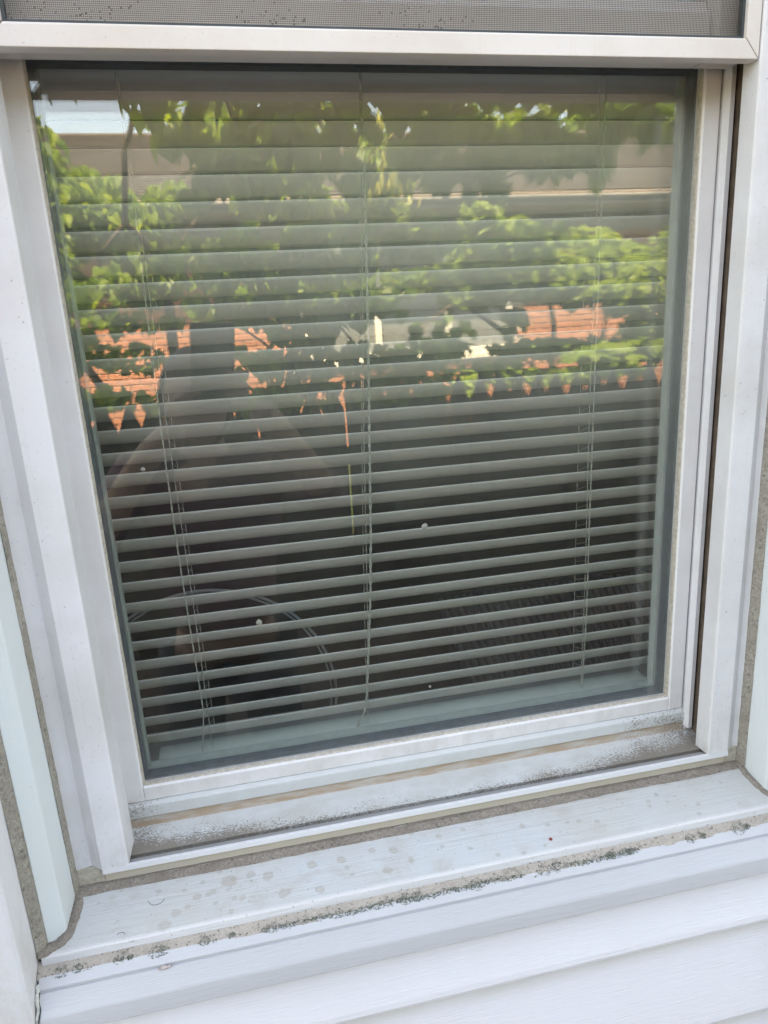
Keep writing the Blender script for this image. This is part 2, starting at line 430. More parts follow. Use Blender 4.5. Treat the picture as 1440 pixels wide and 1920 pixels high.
def tube(pts, rad, bm=None, n=8, rads=None):
    bm = bm or bmesh.new(); pts = [Vector(p) for p in pts]; rings = []
    up = Vector((.13, .21, .97))
    for i, p in enumerate(pts):
        d = (pts[min(i+1, len(pts)-1)]-pts[max(i-1, 0)]).normalized()
        a = d.cross(up)
        if a.length < .05: a = d.cross(Vector((1, 0, 0)))
        a.normalize(); b = d.cross(a)
        r = rads[i] if rads else rad
        rings.append([bm.verts.new(p+r*(a*math.cos(2*math.pi*k/n)+b*math.sin(2*math.pi*k/n))) for k in range(n)])
    for a, b in zip(rings, rings[1:]):
        for k in range(n): bm.faces.new((a[k], a[(k+1) % n], b[(k+1) % n], b[k]))
    bm.faces.new(rings[0]); bm.faces.new(rings[-1][::-1]); return bm

TOP = .86       # head of the window above the camera
# ------------------------------------------------------------------ ground, far sheet
bm = bmesh.new()
box(bm, -400, 400, -600, 400, -.3, 0)
g = obj('ground', bm, 'soil', kind='structure')
obj('planting_bed', BX(-6, 8, -2.95, -.104, -.02, .004), 'mulch', kind='structure')
obj('path', BX(-6, 8, -1.42, -.1045, -.02, .008), 'bounce_concrete', kind='structure')  # unseen pale strip, added to bounce light onto slats and wall
# ------------------------------------------------------------------ this house: siding, sill boards, lineals, caulk
house = thing('house', 'white vinyl sided house wall filling the frame around the window', 'house', (.15, .1, 0))
def hp(name, bm, mat, **k): 
    o = obj(name, bm, mat, None, **k); o.parent = house; o.matrix_parent_inverse = Matrix.Translation((-.15, -.1, 0)); return o
# core of the wall (sheathing), cut round the window opening
bm = bmesh.new()
box(bm, -6, -.2135, -.0945, .12, .25, 6.2); box(bm, .5065, 6, -.0945, .12, .25, 6.2)
box(bm, -.2135, -.1955, -.030, .12, .25, ZC+TOP+.03); box(bm, .4905, .5065, -.030, .12, .25, ZC+TOP+.03)
box(bm, -.1955, .4905, -.045, .12, .25, ZC-.480); box(bm, -.2135, .5065, -.0945, .12, ZC+TOP+.03, 6.2)
hp('wall', bm, 'room_wall')
hp('foundation', BX(-6, 6, -.10, .12, -.1, .25), 'mortar')
# roof overhang of this house, out of view above
bm = bmesh.new(); box(bm, -6.4, 6.4, -.50, 6.5, 6.2, 6.42)
hp('roof', bm, 'fascia')
bm = bmesh.new(); box(bm, -6, 6, 4.5, 4.6, 0, 6.2); box(bm, -6, -5.9, .12, 4.5, 0, 6.2); box(bm, 5.9, 6, .12, 4.5, 0, 6.2)
hp('rear_wall', bm, 'siding')
# siding courses
def course(zb, h, x0, x1):
    # zb: bottom edge relative to camera, lapping over the course below
    pr = [(.1280, zb), (.1293, zb+.004), (.1290, zb+.010), (.1185, zb+h+.004), (.1165, zb+h+.004), (.1165, zb+.002), (.1210, zb)]
    return ext_x(pr, x0, x1)
zb = -.6073; P = .1199
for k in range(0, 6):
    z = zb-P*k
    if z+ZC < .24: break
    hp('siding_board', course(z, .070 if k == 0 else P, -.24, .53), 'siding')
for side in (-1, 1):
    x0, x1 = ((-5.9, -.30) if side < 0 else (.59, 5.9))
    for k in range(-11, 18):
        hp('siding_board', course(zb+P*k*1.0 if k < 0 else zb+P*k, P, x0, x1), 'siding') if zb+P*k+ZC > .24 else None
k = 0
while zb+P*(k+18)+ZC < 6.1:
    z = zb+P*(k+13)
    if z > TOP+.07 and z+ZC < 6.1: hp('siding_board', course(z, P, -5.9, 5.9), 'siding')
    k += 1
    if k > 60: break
# the sloping sill board under the window
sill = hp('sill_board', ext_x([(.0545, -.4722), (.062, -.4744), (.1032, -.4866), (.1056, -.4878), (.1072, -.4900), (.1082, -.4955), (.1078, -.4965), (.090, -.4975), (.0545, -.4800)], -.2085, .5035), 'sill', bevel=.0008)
# the capping trim below
hp('sill_trim', ext_x([(.090, -.5000), (.1145, -.5012), (.1206, -.5074), (.1208, -.5105), (.1222, -.5112), (.1226, -.5090), (.1308, -.5226), (.1320, -.5240), (.1326, -.5260), (.1342, -.5400), (.1335, -.5408), (.118, -.5408), (.090, -.515)], -.2105, .5055), 'trim', bevel=.0006)
# lineals: inner casing with its ridge, outer casing
zt = TOP+.02
hp('inner_casing', ext_z([(-.188, .058), (-.1906, .0895), (-.1922, .0915), (-.2046, .0980), (-.2046, .03), (-.188, .03)], -.520, zt), 'lineal_grain', bevel=.0010)
hp('inner_casing', ext_z([(.4808, .058), (.4838, .0895), (.4852, .0915), (.4978, .0980), (.4978, .03), (.4808, .03)], -.520, zt), 'lineal_grain', bevel=.0010)
hp('outer_casing', ext_z([(-.2120, .095), (-.2126, .1335), (-.2145, .1360), (-.2980, .1400), (-.3050, .1340), (-.3050, .09), (-.2120, .09)], -1.36, zt+.06), 'lineal', bevel=.0012)
hp('outer_casing', ext_z([(.5050, .095), (.5056, .1335), (.5075, .1360), (.5900, .1400), (.5970, .1340), (.5970, .09), (.5050, .09)], -1.36, zt+.06), 'lineal', bevel=.0012)
hp('head_casing', ext_x([(.03, TOP+.005), (.100, TOP+.005), (.100, TOP+.020), (.136, TOP+.022), (.140, TOP+.075), (.03, TOP+.09)], -.2118, .5048), 'lineal', bevel=.001)
# caulk beads
hp('caulk', ext_z([(-.1862, .0505), (-.1867, .0560), (-.1880, .0625), (-.1900, .0600), (-.1900, .045)], -.4745, zt, seg=160, jit=.0006), 'caulk')
hp('caulk', ext_z([(.4788, .0505), (.4796, .0560), (.4808, .0645), (.4830, .0620), (.4830, .045)], -.4745, zt, seg=160, jit=.0006), 'caulk')
hp('caulk', ext_z([(-.2040, .0955), (-.2050, .0995), (-.2080, .1020), (-.2118, .1050), (-.2135, .1000), (-.2135, .085), (-.2040, .085)], -.4935, zt, seg=160, jit=.0007), 'caulk')
hp('caulk', ext_z([(.4972, .0955), (.4985, .0995), (.5015, .1020), (.5050, .1050), (.5065, .1000), (.5065, .085), (.4972, .085)], -.4935, zt, seg=160, jit=.0007), 'caulk')
hp('caulk', ext_x([(.0500, -.4725), (.0560, -.4722), (.0635, -.4741), (.0640, -.4765), (.0500, -.4765)], -.1895, .4835, seg=160, jit=.0008), 'caulk_brown')
hp('caulk', ext_x([(.1045, -.4945), (.1075, -.4957), (.1110, -.4985), (.1152, -.5020), (.1145, -.5060), (.1045, -.5060)], -.2118, .5048, seg=180, jit=.0007), 'caulk_tan')
# smears of caulk running along the sill beside the casing feet
def smear(sgn, xi, xo, ex):
    bm = bmesh.new(); path = []
    # path on the sill surface: from the inner corner, out round the ridge foot, back to the outer casing
    def P3(x, t, up=.0014):
        z = -.4744-.3*(t-.062) if t < .1045 else -.4868-.25*(t-.104)
        return Vector((x, -t, ZC+z+up))
    ctr = [(xi, .058), (xi+sgn*.0022, .070), (xi-sgn*.0002, .084), (xi-sgn*.003, .0945), (xi-sgn*.009, .1005), (xo, .1035)]
    fine = []
    for a, b in zip(ctr, ctr[1:]):
        for i in range(12): fine.append((a[0]+(b[0]-a[0])*i/12, a[1]+(b[1]-a[1])*i/12))
    fine.append(ctr[-1]); rows = []
    for i, (x, t) in enumerate(fine):
        p, q = fine[max(i-1, 0)], fine[min(i+1, len(fine)-1)]
        d = Vector((q[0]-p[0], q[1]-p[1])).normalized(); nn = Vector((-d.y, d.x))*(-sgn)
        wv = ex*(1+.35*noise.noise((i*.22, 3.3*sgn, 0)))
        row = []
        for s_, u in ((-.65, -.0012), (-.5, .0012), (0, .0017), (.75, .0010), (1.0, -.0012)):
            row.append(bm.verts.new(P3(x-nn.x*s_*wv, t-nn.y*s_*wv, u+.0002*noise.noise((i*.5, s_*4, 1)))))
        rows.append(row)
    for a, b in zip(rows, rows[1:]):
        for k in range(4): bm.faces.new((a[k], a[k+1], b[k+1], b[k]))
    return hp('caulk', bm, 'caulk_brown', smooth=True)
smear(1, -.1860, -.211, .0062)
smear(-1, .4790, .504, .0052)
# cracked white filler where the trim meets the outer casing
bm = bmesh.new()
pp = [(-.2120, .1180, -.5040), (-.2105, .1210, -.5075), (-.2112, .1245, -.5125), (-.2098, .1275, -.5180), (-.2110, .1310, -.5235), (-.2118, .1335, -.5290), (-.2114, .1342, -.5390)]
tube([(x, -t, ZC+z) for x, t, z in pp], .0015, bm, 7, [.0022, .0016, .0026, .0017, .0019, .0013, .0010])
hp('filler', bm, 'caulk_white', smooth=True)
bm = bmesh.new()
tube([(x+.0016, -t-.0012, ZC+z) for x, t, z in pp[1:]], .0005, bm, 5, [.0003, .0006, .0003, .0005, .0003, .0004])
hp('crack', bm, 'black', smooth=True)

# lichen tufts along the caulk under the sill nose
def lichen_mass():
    bm = bmesh.new(); rnd = random.Random(5)
    def P3(x, s_): # s_ 0..1 across the tan caulk and the ledge under it
        t = .1065+.0125*s_; z = -.4950-.0105*s_
        return Vector((x, -t, ZC+z))
    tufts = [(-.193, .0045), (-.180, .0035), (-.148, .0035), (-.139, .0020), (-.118, .0048), (-.112, .0040), (-.078, .0034), (-.055, .0025)]
    spots = []
    for x, r in tufts: spots.append((x, .55, r, 60))
    x = -.10
    while x < .34:
        dens = .5+.5*noise.noise((x*11, 0, 2))
        if x > -.03 and x < .33 and dens > .35: spots.append((x, .62+.12*noise.noise((x*30, 1, 1)), .0018+.0022*dens*rnd.random()*1.3, int(22+30*dens)))
        elif rnd.random() < .45: spots.append((x, .35+.5*rnd.random(), .0009, 5))
        x += .0052
    for x, r in ((.098, .0050), (.109, .0040), (.165, .0055), (.232, .0058), (.244, .0045), (.300, .0040), (.318, .0028), (.385, .0045), (.398, .0025), (.437, .0060), (.446, .0030)): spots.append((x, .58, r, 80))
    for x, s_, r, n in spots:
        for i in range(n):
            a = rnd.uniform(0, 2*math.pi); q = r*math.sqrt(rnd.random())
            c = P3(x+q*math.cos(a)*1.35, s_+q*math.sin(a)/.016)
            h = rnd.uniform(.0003, .0011)*(1.2-q/r*.6); sz = rnd.uniform(.00030, .00075)
            e = Euler((rnd.uniform(-.9, .9), rnd.uniform(-.9, .9), rnd.uniform(0, 6.28))).to_matrix()
            vs = [bm.verts.new(c+Vector((0, -h*.5, h))+e@Vector(v)) for v in ((-sz, -sz*.5, 0), (sz, -sz*.4, sz*.3), (sz*.4, sz, -sz*.2), (0, 0, sz*.9))]
            for f in ((0, 1, 3), (1, 2, 3), (2, 0, 3), (0, 2, 1)): bm.faces.new([vs[k] for k in f])
    o = obj('lichen', bm, 'lichen', kind='stuff')
    return tag(o, 'grey green lichen tufts crusting the caulk line below the sill board', 'lichen')
lichen_mass()
# black specks and small crumbs on the tan caulk
bm = bmesh.new(); rnd = random.Random(11)
for i in range(150):
    x = rnd.uniform(-.2, .49); s_ = rnd.random(); r = rnd.choice((.00022, .0003, .0005))
    c = Vector((x, -(.1075+.0075*s_)-.0008, ZC-.4955-.0062*s_+.0012))
    m = bmesh.ops.create_icosphere(bm, subdivisions=1, radius=r, matrix=Matrix.Translation(c))
o = obj('mould_specks', bm, 'black', kind='stuff'); tag(o, 'black mould specks dotted along the tan caulk', 'mould')
def pebble(name, mat, c, r, label, cat, sc_=(1, 1, .6), seed=1):
    bm = bmesh.new(); bmesh.ops.create_icosphere(bm, subdivisions=2, radius=r)
    for v in bm.verts:
        v.co = Vector((v.co.x*sc_[0], v.co.y*sc_[1], v.co.z*sc_[2]))*(1+.35*noise.noise(v.co*900+Vector((seed, 0, 0))))
    o = obj(name, bm, mat); o.location = c; return tag(o, label, cat)
pebble('red_flake', 'red_bit', (.2460, -.0970, ZC-.4838), .0017, 'tiny dark red flake lying on the pale sill board', 'flake', (1, .8, .7), 3)
pebble('crumb', 'grit', (-.1115, -.1232, ZC-.5085), .0021, 'small pinkish white crumb caught in the groove under the sill', 'crumb', (2.2, .7, .8), 4)
pebble('crumb', 'grit', (-.1070, -.1232, ZC-.5080), .0013, 'small bright white grain at the right end of the crumb in the groove', 'crumb', (1, 1, .9), 6)
# hairs stuck to the sill
def hair(c, r, a0, a1, label):
    pts = []
    for i in range(15):
        a = a0+(a1-a0)*i/14
        x = c[0]+r*math.cos(a); t = c[1]-r*math.sin(a)*.8
        pts.append((x, -t, ZC-.4744-.3*(t-.062)+.0004))
    o = obj('hair', tube(pts, .00018, None, 5), 'black', smooth=True); return tag(o, label, 'hair')
hair((-.118, .078), .007, 3.3, 6.0, 'fine dark hair curled on the sill among the larger brown stains')
hair((-.146, .1035), .0035, .2, 2.6, 'short dark hair bent over the left end of the sill nose')

# ------------------------------------------------------------------ the sash window
win = thing('sash_window', 'white vinyl sash window with grimy bottom track and insect screen above', 'window', (.15, 0, ZC-.48))
def wp(name, bm, mat, parent=None, **k):
    o = obj(name, bm, mat, None, **k); o.parent = parent or win
    o.matrix_parent_inverse = Matrix.Translation((-.15, 0, -ZC+.48)) if parent is None else parent.matrix_parent_inverse.copy()
    if parent is not None: o.matrix_parent_inverse = Matrix.Identity(4)
    return o
wp('frame_jamb', ext_z([(-.143, .058), (-.1637, .058), (-.1735, .0500), (-.1780, .0512), (-.186, .0525), (-.194, .0525), (-.194, -.11), (-.179, -.11), (-.179, -.036), (-.1472, -.036), (-.1472, .026), (-.1405, .026), (-.1408, .0560), (-.1416, .0575)], -.4556, TOP), 'vinyl', bevel=.0005)
wp('frame_jamb', ext_z([(.442, .058), (.4635, .058), (.4742, .0500), (.4765, .0512), (.479, .0525), (.4905, .0525), (.4905, -.11), (.481, -.11), (.481, -.036), (.4446, -.036), (.4446, .0100), (.4487, .0104), (.4487, -.025), (.4530, -.025), (.4530, .038), (.4395, .038), (.4404, .0560), (.4412, .0575)], -.4556, TOP), 'vinyl', bevel=.0005)
wp('jamb_stop', ext_z([(.4424, .0106), (.4434, .0190), (.4485, .0184), (.4485, .0106)], -.4480, TOP), 'vinyl', bevel=.0004)
wp('groove_lining', BX(.4516, .4529, -.0376, .020, ZC-.4555, ZC+TOP-.03), 'groove_dark')  # strip added to darken the jamb groove, shade and grime in one
wp('frame_head', ext_x([(-.11, TOP), (.0525, TOP), (.058, TOP-.002), (.058, TOP-.020), (.02, TOP-.022), (-.036, TOP-.022), (-.11, TOP-.022)], -.146, .4445), 'vinyl', bevel=.0006)
wp('frame_sill', ext_x([(-.005, -.4292), (.0085, -.4295), (.0120, -.4312), (.0125, -.4330), (.0120, -.4431), (.0095, -.4440), (.0095, -.4535), (.0448, -.4562), (.0450, -.4592), (.0470, -.4592), (.0475, -.4578), (.0540, -.4576), (.0546, -.4556), (.0580, -.4552), (.0582, -.4607), (.0540, -.4622), (.0522, -.4640), (.0522, -.4745), (-.036, -.4745), (-.036, -.4292)], -.1637, .4648), 'track', bevel=.0004)
wp('sill_return', ext_x([(.0518, -.4558), (.0518, -.4640), (.0518, -.4748), (.02, -.4748), (.02, -.4558)], -.1905, -.1640), 'gasket', bevel=.0006)
wp('sill_return', ext_x([(.0518, -.4558), (.0518, -.4640), (.0518, -.4748), (.02, -.4748), (.02, -.4558)], .4652, .4835), 'gasket', bevel=.0006)
# lower sash
stl = [(-.1462, .0070), (-.1300, .0075), (-.1293, .0066), (-.1289, .0058), (-.1289, -.028), (-.1462, -.028)]
strr = [(.4425, .0070), (.4270, .0075), (.4262, .0066), (.4257, .0058), (.4257, -.028), (.4425, -.028)]
GT = .2030      # bottom of the meeting rail
sash = thing('lower_sash', 'closed lower sash glazed with two panes, blind showing through', 'window sash', (.15, 0, ZC-.42))
def sp_(name, bm, mat, **k):
    o = obj(name, bm, mat, None, **k); o.parent = sash; o.matrix_parent_inverse = Matrix.Translation((-.15, 0, -ZC+.42)); return o
sp_('stile', ext_z(stl, -.4287, GT+.03), 'sash', bevel=.0004)
sp_('stile', ext_z(strr, -.4287, GT+.03), 'sash', bevel=.0004)
sp_('bottom_rail', ext_x([(.0070, -.4287), (.0075, -.4150), (.0068, -.4140), (.0056, -.4134), (-.028, -.4134), (-.028, -.4287)], -.1287, .4255), 'sash', bevel=.0004)
sp_('meeting_rail', ext_x([(.0070, GT+.001), (.0070, GT+.03), (-.028, GT+.03), (-.028, GT), (.0058, GT)], -.1287, .4255), 'sash', bevel=.0004)
# gaskets round the glass: yellowed bead
GX0, GX1, GZ0 = -.1275, .4244, -.4141
def bead(bm, horiz, a, b, c0, c1, t0, t1):
    pass
sp_('glazing_bead', ext_z([(-.1288, .0056), (-.1282, .0048), (GX0, .0006), (GX0-.0006, .0004), (-.1288, .0004)], GZ0, GT, seg=120, jit=.00012), 'gasket')
sp_('glazing_bead', ext_z([(.4256, .0056), (.4250, .0048), (GX1, .0006), (GX1+.0006, .0004), (.4256, .0004)], GZ0, GT, seg=120, jit=.00012), 'gasket')
sp_('glazing_bead', ext_x([(.0056, -.4134), (.0046, -.4128), (.0006, -.4122), (.0004, -.4130), (.0004, -.4134)], -.1280, .4250, seg=120, jit=.00012), 'gasket')
# glass panes
def pane(y0, y1, front):
    bm = bmesh.new(); fs = box(bm, -.1287, .4255, y0, y1, ZC-.4134, ZC+GT, 1)
    for f in bm.faces:
        f.normal_update()
        if abs(f.normal.y) > .9 and f.calc_center_median().y < (y0+y1)/2: f.material_index = 0
    return bm
sp_('glass_pane', pane(0, .003, True), None, mats=['glass_out', 'glass'])
sp_('glass_pane', pane(.0160, .019, False), None, mats=['glass', 'glass'])
# spacer between the panes, its two side bars, bottom bar and top bar; dark seal then grey-green bar
for (x0, x1) in ((-.1287, -.1262), (.4226, .4255)):
    sp_('spacer', BX(x0, x1, .0032, .0158, ZC-.4134, ZC+GT), 'spacer', bevel=.0002)
sp_('spacer', BX(-.1261, .4225, .0032, .0158, ZC-.4134, ZC-.4105), 'spacer', bevel=.0002)
sp_('spacer', BX(-.1261, .4225, .0032, .0158, ZC+GT-.0040, ZC+GT), 'spacer', bevel=.0002)
# inner bead of the sash
for (x0, x1) in ((-.1288, -.1250), (.4218, .4256)):
    sp_('inner_bead', BX(x0, x1, .0192, .030, ZC-.4134, ZC+GT), 'inner_bead', bevel=.0006)
sp_('inner_bead', BX(-.1249, .4217, .0192, .030, ZC-.4134, ZC-.4105), 'inner_bead', bevel=.0006)
# marks on the glass
def blob_mark(name, px, pz, r, label, ring=False):
    bm = bmesh.new(); n = 22
    c = bm.verts.new((px, -.0009, ZC+pz)); vs = []
    for k in range(n):
        a = 2*math.pi*k/n; q = r*(1+.18*noise.noise((math.cos(a)*1.7, math.sin(a)*1.7, px*40)))
        vs.append(bm.verts.new((px+q*math.cos(a), -.0002, ZC+pz+q*math.sin(a))))
    m_ = [bm.verts.new((px+(v.co.x-px)*.62, -.0013, ZC+pz+(v.co.z-ZC-pz)*.62)) for v in vs]
    for k in range(n):
        bm.faces.new((vs[k], vs[(k+1) % n], m_[(k+1) % n], m_[k])); bm.faces.new((m_[k], m_[(k+1) % n], c))
    return tag(obj(name, bm, 'drop', smooth=True), label, 'dried drop')
blob_mark('dried_drop', -.0043, -.2647, .0030, 'cream dried drop on the lower left of the glass')
blob_mark('dried_drop', .1593, -.1892, .0031, 'grey dried drop near the middle of the glass, right of the hanging cord')
blob_mark('dried_drop', .1580, -.3588, .0014, 'tiny dried drop just above the bottom rail of the blind')
blob_mark('dried_drop', -.0877, -.1101, .0019, 'small round white drop near the left ladder of the blind')
# meeting rail lock side: upper sash behind the screen
up = thing('upper_sash', 'upper sash behind the insect screen, its corner joint visible', 'window sash', (.15, -.03, ZC+.2))
def up_(name, bm, mat, **k):
    o = obj(name, bm, mat, None, **k); o.parent = up; o.matrix_parent_inverse = Matrix.Translation((-.15, .03, -ZC-.2)); return o
up_('bottom_rail', ext_x([(.034, .1960), (.036, .2290), (.031, .2330), (.029, .2390), (.012, .2390), (.012, .1960)], -.1460, .4080), 'screenframe', bevel=.0006)
up_('stile', ext_z([(-.1460, .012), (-.1460, .036), (-.118, .036), (-.1120, .031), (-.1060, .029), (-.1060, .012)], .2392, TOP-.022), 'screenframe', bevel=.0006)
up_('stile', ext_z([(.4440, .012), (.4440, .036), (.4160, .036), (.4120, .031), (.4090, .029), (.4090, .012)], .196, TOP-.022), 'screenframe', bevel=.0006)
bm = BX(-.112, .412, -.024, -.020, ZC+.2392, ZC+TOP-.022)
up_('glass_pane', bm, 'glass')
up_('top_rail', ext_x([(.036, TOP-.055), (.036, TOP-.022), (.012, TOP-.022), (.012, TOP-.055)], -.105, .408), 'screenframe', bevel=.0006)

# insect screen
scr = thing('insect_screen', 'grey mesh insect screen in a white frame across the top', 'screen', (.15, -.05, ZC+.19))
def sc_(name, bm, mat, kind=None, **k):
    o = obj(name, bm, mat, None, kind=kind, **k); o.parent = scr; o.matrix_parent_inverse = Matrix.Translation((-.15, .05, -ZC-.19)); return o
SX0, SX1 = -.1395, .4392
bm = ext_x([(.0455, .1892), (.0560, .1890), (.0566, .1896), (.0566, .2030), (.0558, .2042), (.0470, .2045), (.0455, .2045)], SX0, SX1)
for v in bm.verts:
    k = max(0, (v.co.z-ZC-.1890)/.0155)
    v.co.x += (.0133*k+.0002 if v.co.x < 0 else -.0133*k-.0002)
sc_('bottom_rail', bm, 'screenframe', bevel=.0005)
sc_('side_rail', ext_z([(SX0+.0002, .0460), (SX0+.0002, .0564), (SX0+.0125, .0564), (SX0+.0125, .0460)], .2047, TOP-.022), 'screenframe', bevel=.0005)
bm = ext_z([(SX1-.0125, .0460), (SX1-.0125, .0564), (SX1-.0002, .0564), (SX1-.0002, .0460)], .2047, TOP-.022)
for v in bm.verts:
    if v.co.z < ZC+.3: v.co.z -= .0148*max(0, (v.co.x-SX1+.0125)/.0125)
sc_('side_rail', bm, 'screenframe', bevel=.0005)
sc_('spline', ext_x([(.0475, .2046), (.0530, .2046), (.0530, .2066), (.0475, .2066)], SX0+.0127, SX1-.0127), 'gasket_dark')
sc_('spline', ext_z([(SX1-.0148, .0475), (SX1-.0148, .0530), (SX1-.0127, .0530), (SX1-.0127, .0475)], .2067, TOP-.022), 'gasket_dark')
sc_('spline', ext_z([(SX0+.0127, .0475), (SX0+.0127, .0530), (SX0+.0148, .0530), (SX0+.0148, .0475)], .2067, TOP-.022), 'gasket_dark')
bm = bmesh.new(); rr = .00011; pitch = .00128
x = SX0+.015
while x < SX1-.0148:
    box(bm, x-rr, x+rr, -.0512-rr, -.0512+rr, ZC+.2050, ZC+.33); x += pitch
z = .2070
while z < .33:
    box(bm, SX0+.013, SX1-.013, -.0516-rr, -.0516+rr, ZC+z-rr, ZC+z+rr); z += pitch
sc_('mesh_wires', bm, 'wire', kind='stuff')
# dust clots caught in the mesh
bm = bmesh.new(); rnd = random.Random(3)
for i in range(110):
    cx = rnd.choice((-.13, -.10, -.075, -.06, .05, .07, .16, .175)); x = rnd.gauss(cx, .012); zz = .206+abs(rnd.gauss(0, .010))
    if not SX0+.015 < x < SX1-.015: continue
    x = round(x/pitch)*pitch+SX0+.015-round((SX0+.015)/pitch)*pitch
    s = pitch*rnd.uniform(.2, .42)
    box(bm, x-s+pitch/2, x+s+pitch/2, -.0519, -.0509, ZC+zz-s, ZC+zz+s)
sc_('dust', bm, simple('mesh_dust', (.30, .27, .235), .95, 200, .5), kind='stuff')

# ------------------------------------------------------------------ mini blind
blind = thing('mini_blind', 'white slatted mini blind hanging closed to a slant behind the glass', 'blind', (.15, .06, ZC+.8))
def bp(name, bm, mat, parent=None, **k):
    o = obj(name, bm, mat, None, **k); o.parent = parent or blind
    o.matrix_parent_inverse = Matrix.Translation((-.15, -.06, -ZC-.8)) if parent is None else Matrix.Identity(4)
    return o
YB = .060; PI_ = .02108; SW = .0238
SX_0, SX_1 = -.172, .4745
Z_LOW = -.4045
def slat_theta(r):
    pts = [(-.70, 56), (-.60, 53), (-.45, 47), (-.26, 42), (-.13, 40), (.05, 37), (.12, 42), (.35, 44)]
    for (a, ta), (b, tb) in zip(pts, pts[1:]):
        if r <= b: return ta+(tb-ta)*max(0, (r-a))/(b-a)
    return 44
rnd = random.Random(2); cache = {}
slat_z = []
k = 0
while True:
    z = Z_LOW+k*PI_
    if z > .76: break
    slat_z.append(z)
    th = round(slat_theta(z/.68))
    if th not in cache:
        bm = bmesh.new(); rows = []
        nseg = 8
        for i in range(nseg+1):
            u = i/nseg-.5
            crown = .0009*(1-4*u*u)
            # u=-.5 outer upper edge, u=+.5 inner lower edge ; crown bulges up / outwards
            y = u*SW*math.cos(R(th))-crown*math.sin(R(th)); zz = -u*SW*math.sin(R(th))+crown*-math.cos(R(th))
            rows.append([(x, y, zz) for x in [SX_0+(SX_1-SX_0)*j/12-.15 for j in range(13)]])
        vs = [[bm.verts.new(p) for p in r_] for r_ in rows]
        vb = [[bm.verts.new((p[0], p[1]+.00035*math.sin(R(th)), p[2]+.00035*math.cos(R(th)))) for p in r_] for r_ in rows]
        for a, b, fl in ((vs, None, 0), (vb, None, 1)):
            for r0, r1 in zip(a, a[1:]):
                for j in range(12): bm.faces.new((r0[j], r0[j+1], r1[j+1], r1[j]))
        for j in range(12):
            bm.faces.new((vs[0][j], vs[0][j+1], vb[0][j+1], vb[0][j])); bm.faces.new((vs[-1][j], vs[-1][j+1], vb[-1][j+1], vb[-1][j]))
        bmesh.ops.recalc_face_normals(bm, faces=bm.faces)
        me = bpy.data.meshes.new('slat'); bm.to_mesh(me); bm.free(); me.materials.append(M['slat'])
        for p in me.polygons: p.use_smooth = True
        md_ = me; cache[th] = me
    o = bpy.data.objects.new('slat', cache[th]); col.objects.link(o); o.parent = blind
    o.location = (0, 0, z+rnd.uniform(-.0006, .0006)-.8)
    o.rotation_euler = (rnd.uniform(-.03, .03), rnd.uniform(-.0012, .0012), 0)
    k += 1
bp('bottom_rail', ext_x([(-.052, -.4215), (-.050, -.4225), (-.0495, -.4400), (-.052, -.4415), (-.071, -.4415), (-.073, -.4385), (-.073, -.4225), (-.070, -.4215)], -.1215, .4365), 'blindrail', bevel=.0012)
bp('head_rail', BX(-.162, .464, .045, .075, ZC+.775, ZC+.81), 'blindrail', bevel=.001)
def cordline(name, pts, rad=.00055, strands=2, parent=None):
    bm = bmesh.new()
    fine = []
    for a, b in zip(pts, pts[1:]):
        L = (Vector(b)-Vector(a)).length; n = max(2, int(L/.0025))
        for i in range(n): fine.append(Vector(a).lerp(Vector(b), i/n))
    fine.append(Vector(pts[-1]))
    ph = 0
    for s_ in range(strands):
        q = [p+Vector((math.cos(i*.9+s_*math.pi)*rad*.75, math.sin(i*.9+s_*math.pi)*rad*.75, 0)) for i, p in enumerate(fine)]
        tube(q, rad*.75, bm, 5)
    return bp(name, bm, 'cord', parent, smooth=True)
# each ladder: front string, rear string, rungs; and a lift cord
def cx_at(c, z):   # slight drift of a hanging cord
    return c[0]+(c[1]-c[0])*((z-.3)/-.75)
YF = YB-.0125; YR = YB+.0125
for c, fan in (((-.0695, -.0655), .0), ((.1345, .0985), 0), ((.3565, .3490), 0)):
    f = lambda z, dx=0.0: (cx_at(c, z)+dx, YF-.0008, ZC+z)
    rb = lambda z, dx=0.0: (cx_at(c, z)+dx+.0018, YR, ZC+z)
    top = .77
    zs = [top-i*(top+.418)/24 for i in range(25)]
    cordline('ladder_cord', [f(z, (-.0004 if .05 < c[0] < .2 else 0)+.0006*math.sin(z*17)) for z in zs], .00032)
    cordline('ladder_cord', [rb(z, .0006*math.sin(z*13+1)) for z in zs], .00032)
    if c[0] < 0:      # the left ladder has a second slack string that swings apart near the bottom
        cordline('lift_cord', [f(z, -.0042+.0025*math.sin(z*9)) for z in zs[:-3]]+[(cx_at(c, -.35)-.004, YF-.001, ZC-.375), (cx_at(c, -.4)-.011, YF-.0015, ZC-.4225)], .0006)
    elif c[0] > .2:
        cordline('lift_cord', [f(z, .0046+.0010*math.sin(z*7)) for z in zs[:-2]]+[(cx_at(c, -.4)+.001, YF-.001, ZC-.4170)], .0006)
    bm = bmesh.new()
    for z in slat_z: tube([f(z-.006), rb(z-.016)], .0002, bm, 4)
    bp('ladder_rungs', bm, 'cord', kind='stuff')
cordline('lift_cord', [(x, YF-.0030, ZC+z) for x, z in ((.137, .77), (.131, .3), (.129, .127), (.1234, -.016), (.1190, -.11), (.1146, -.204), (.1103, -.27), (.1033, -.344), (.1000, -.380), (.0960, -.402), (.0890, -.414), (.0860, -.4215))], .0010)

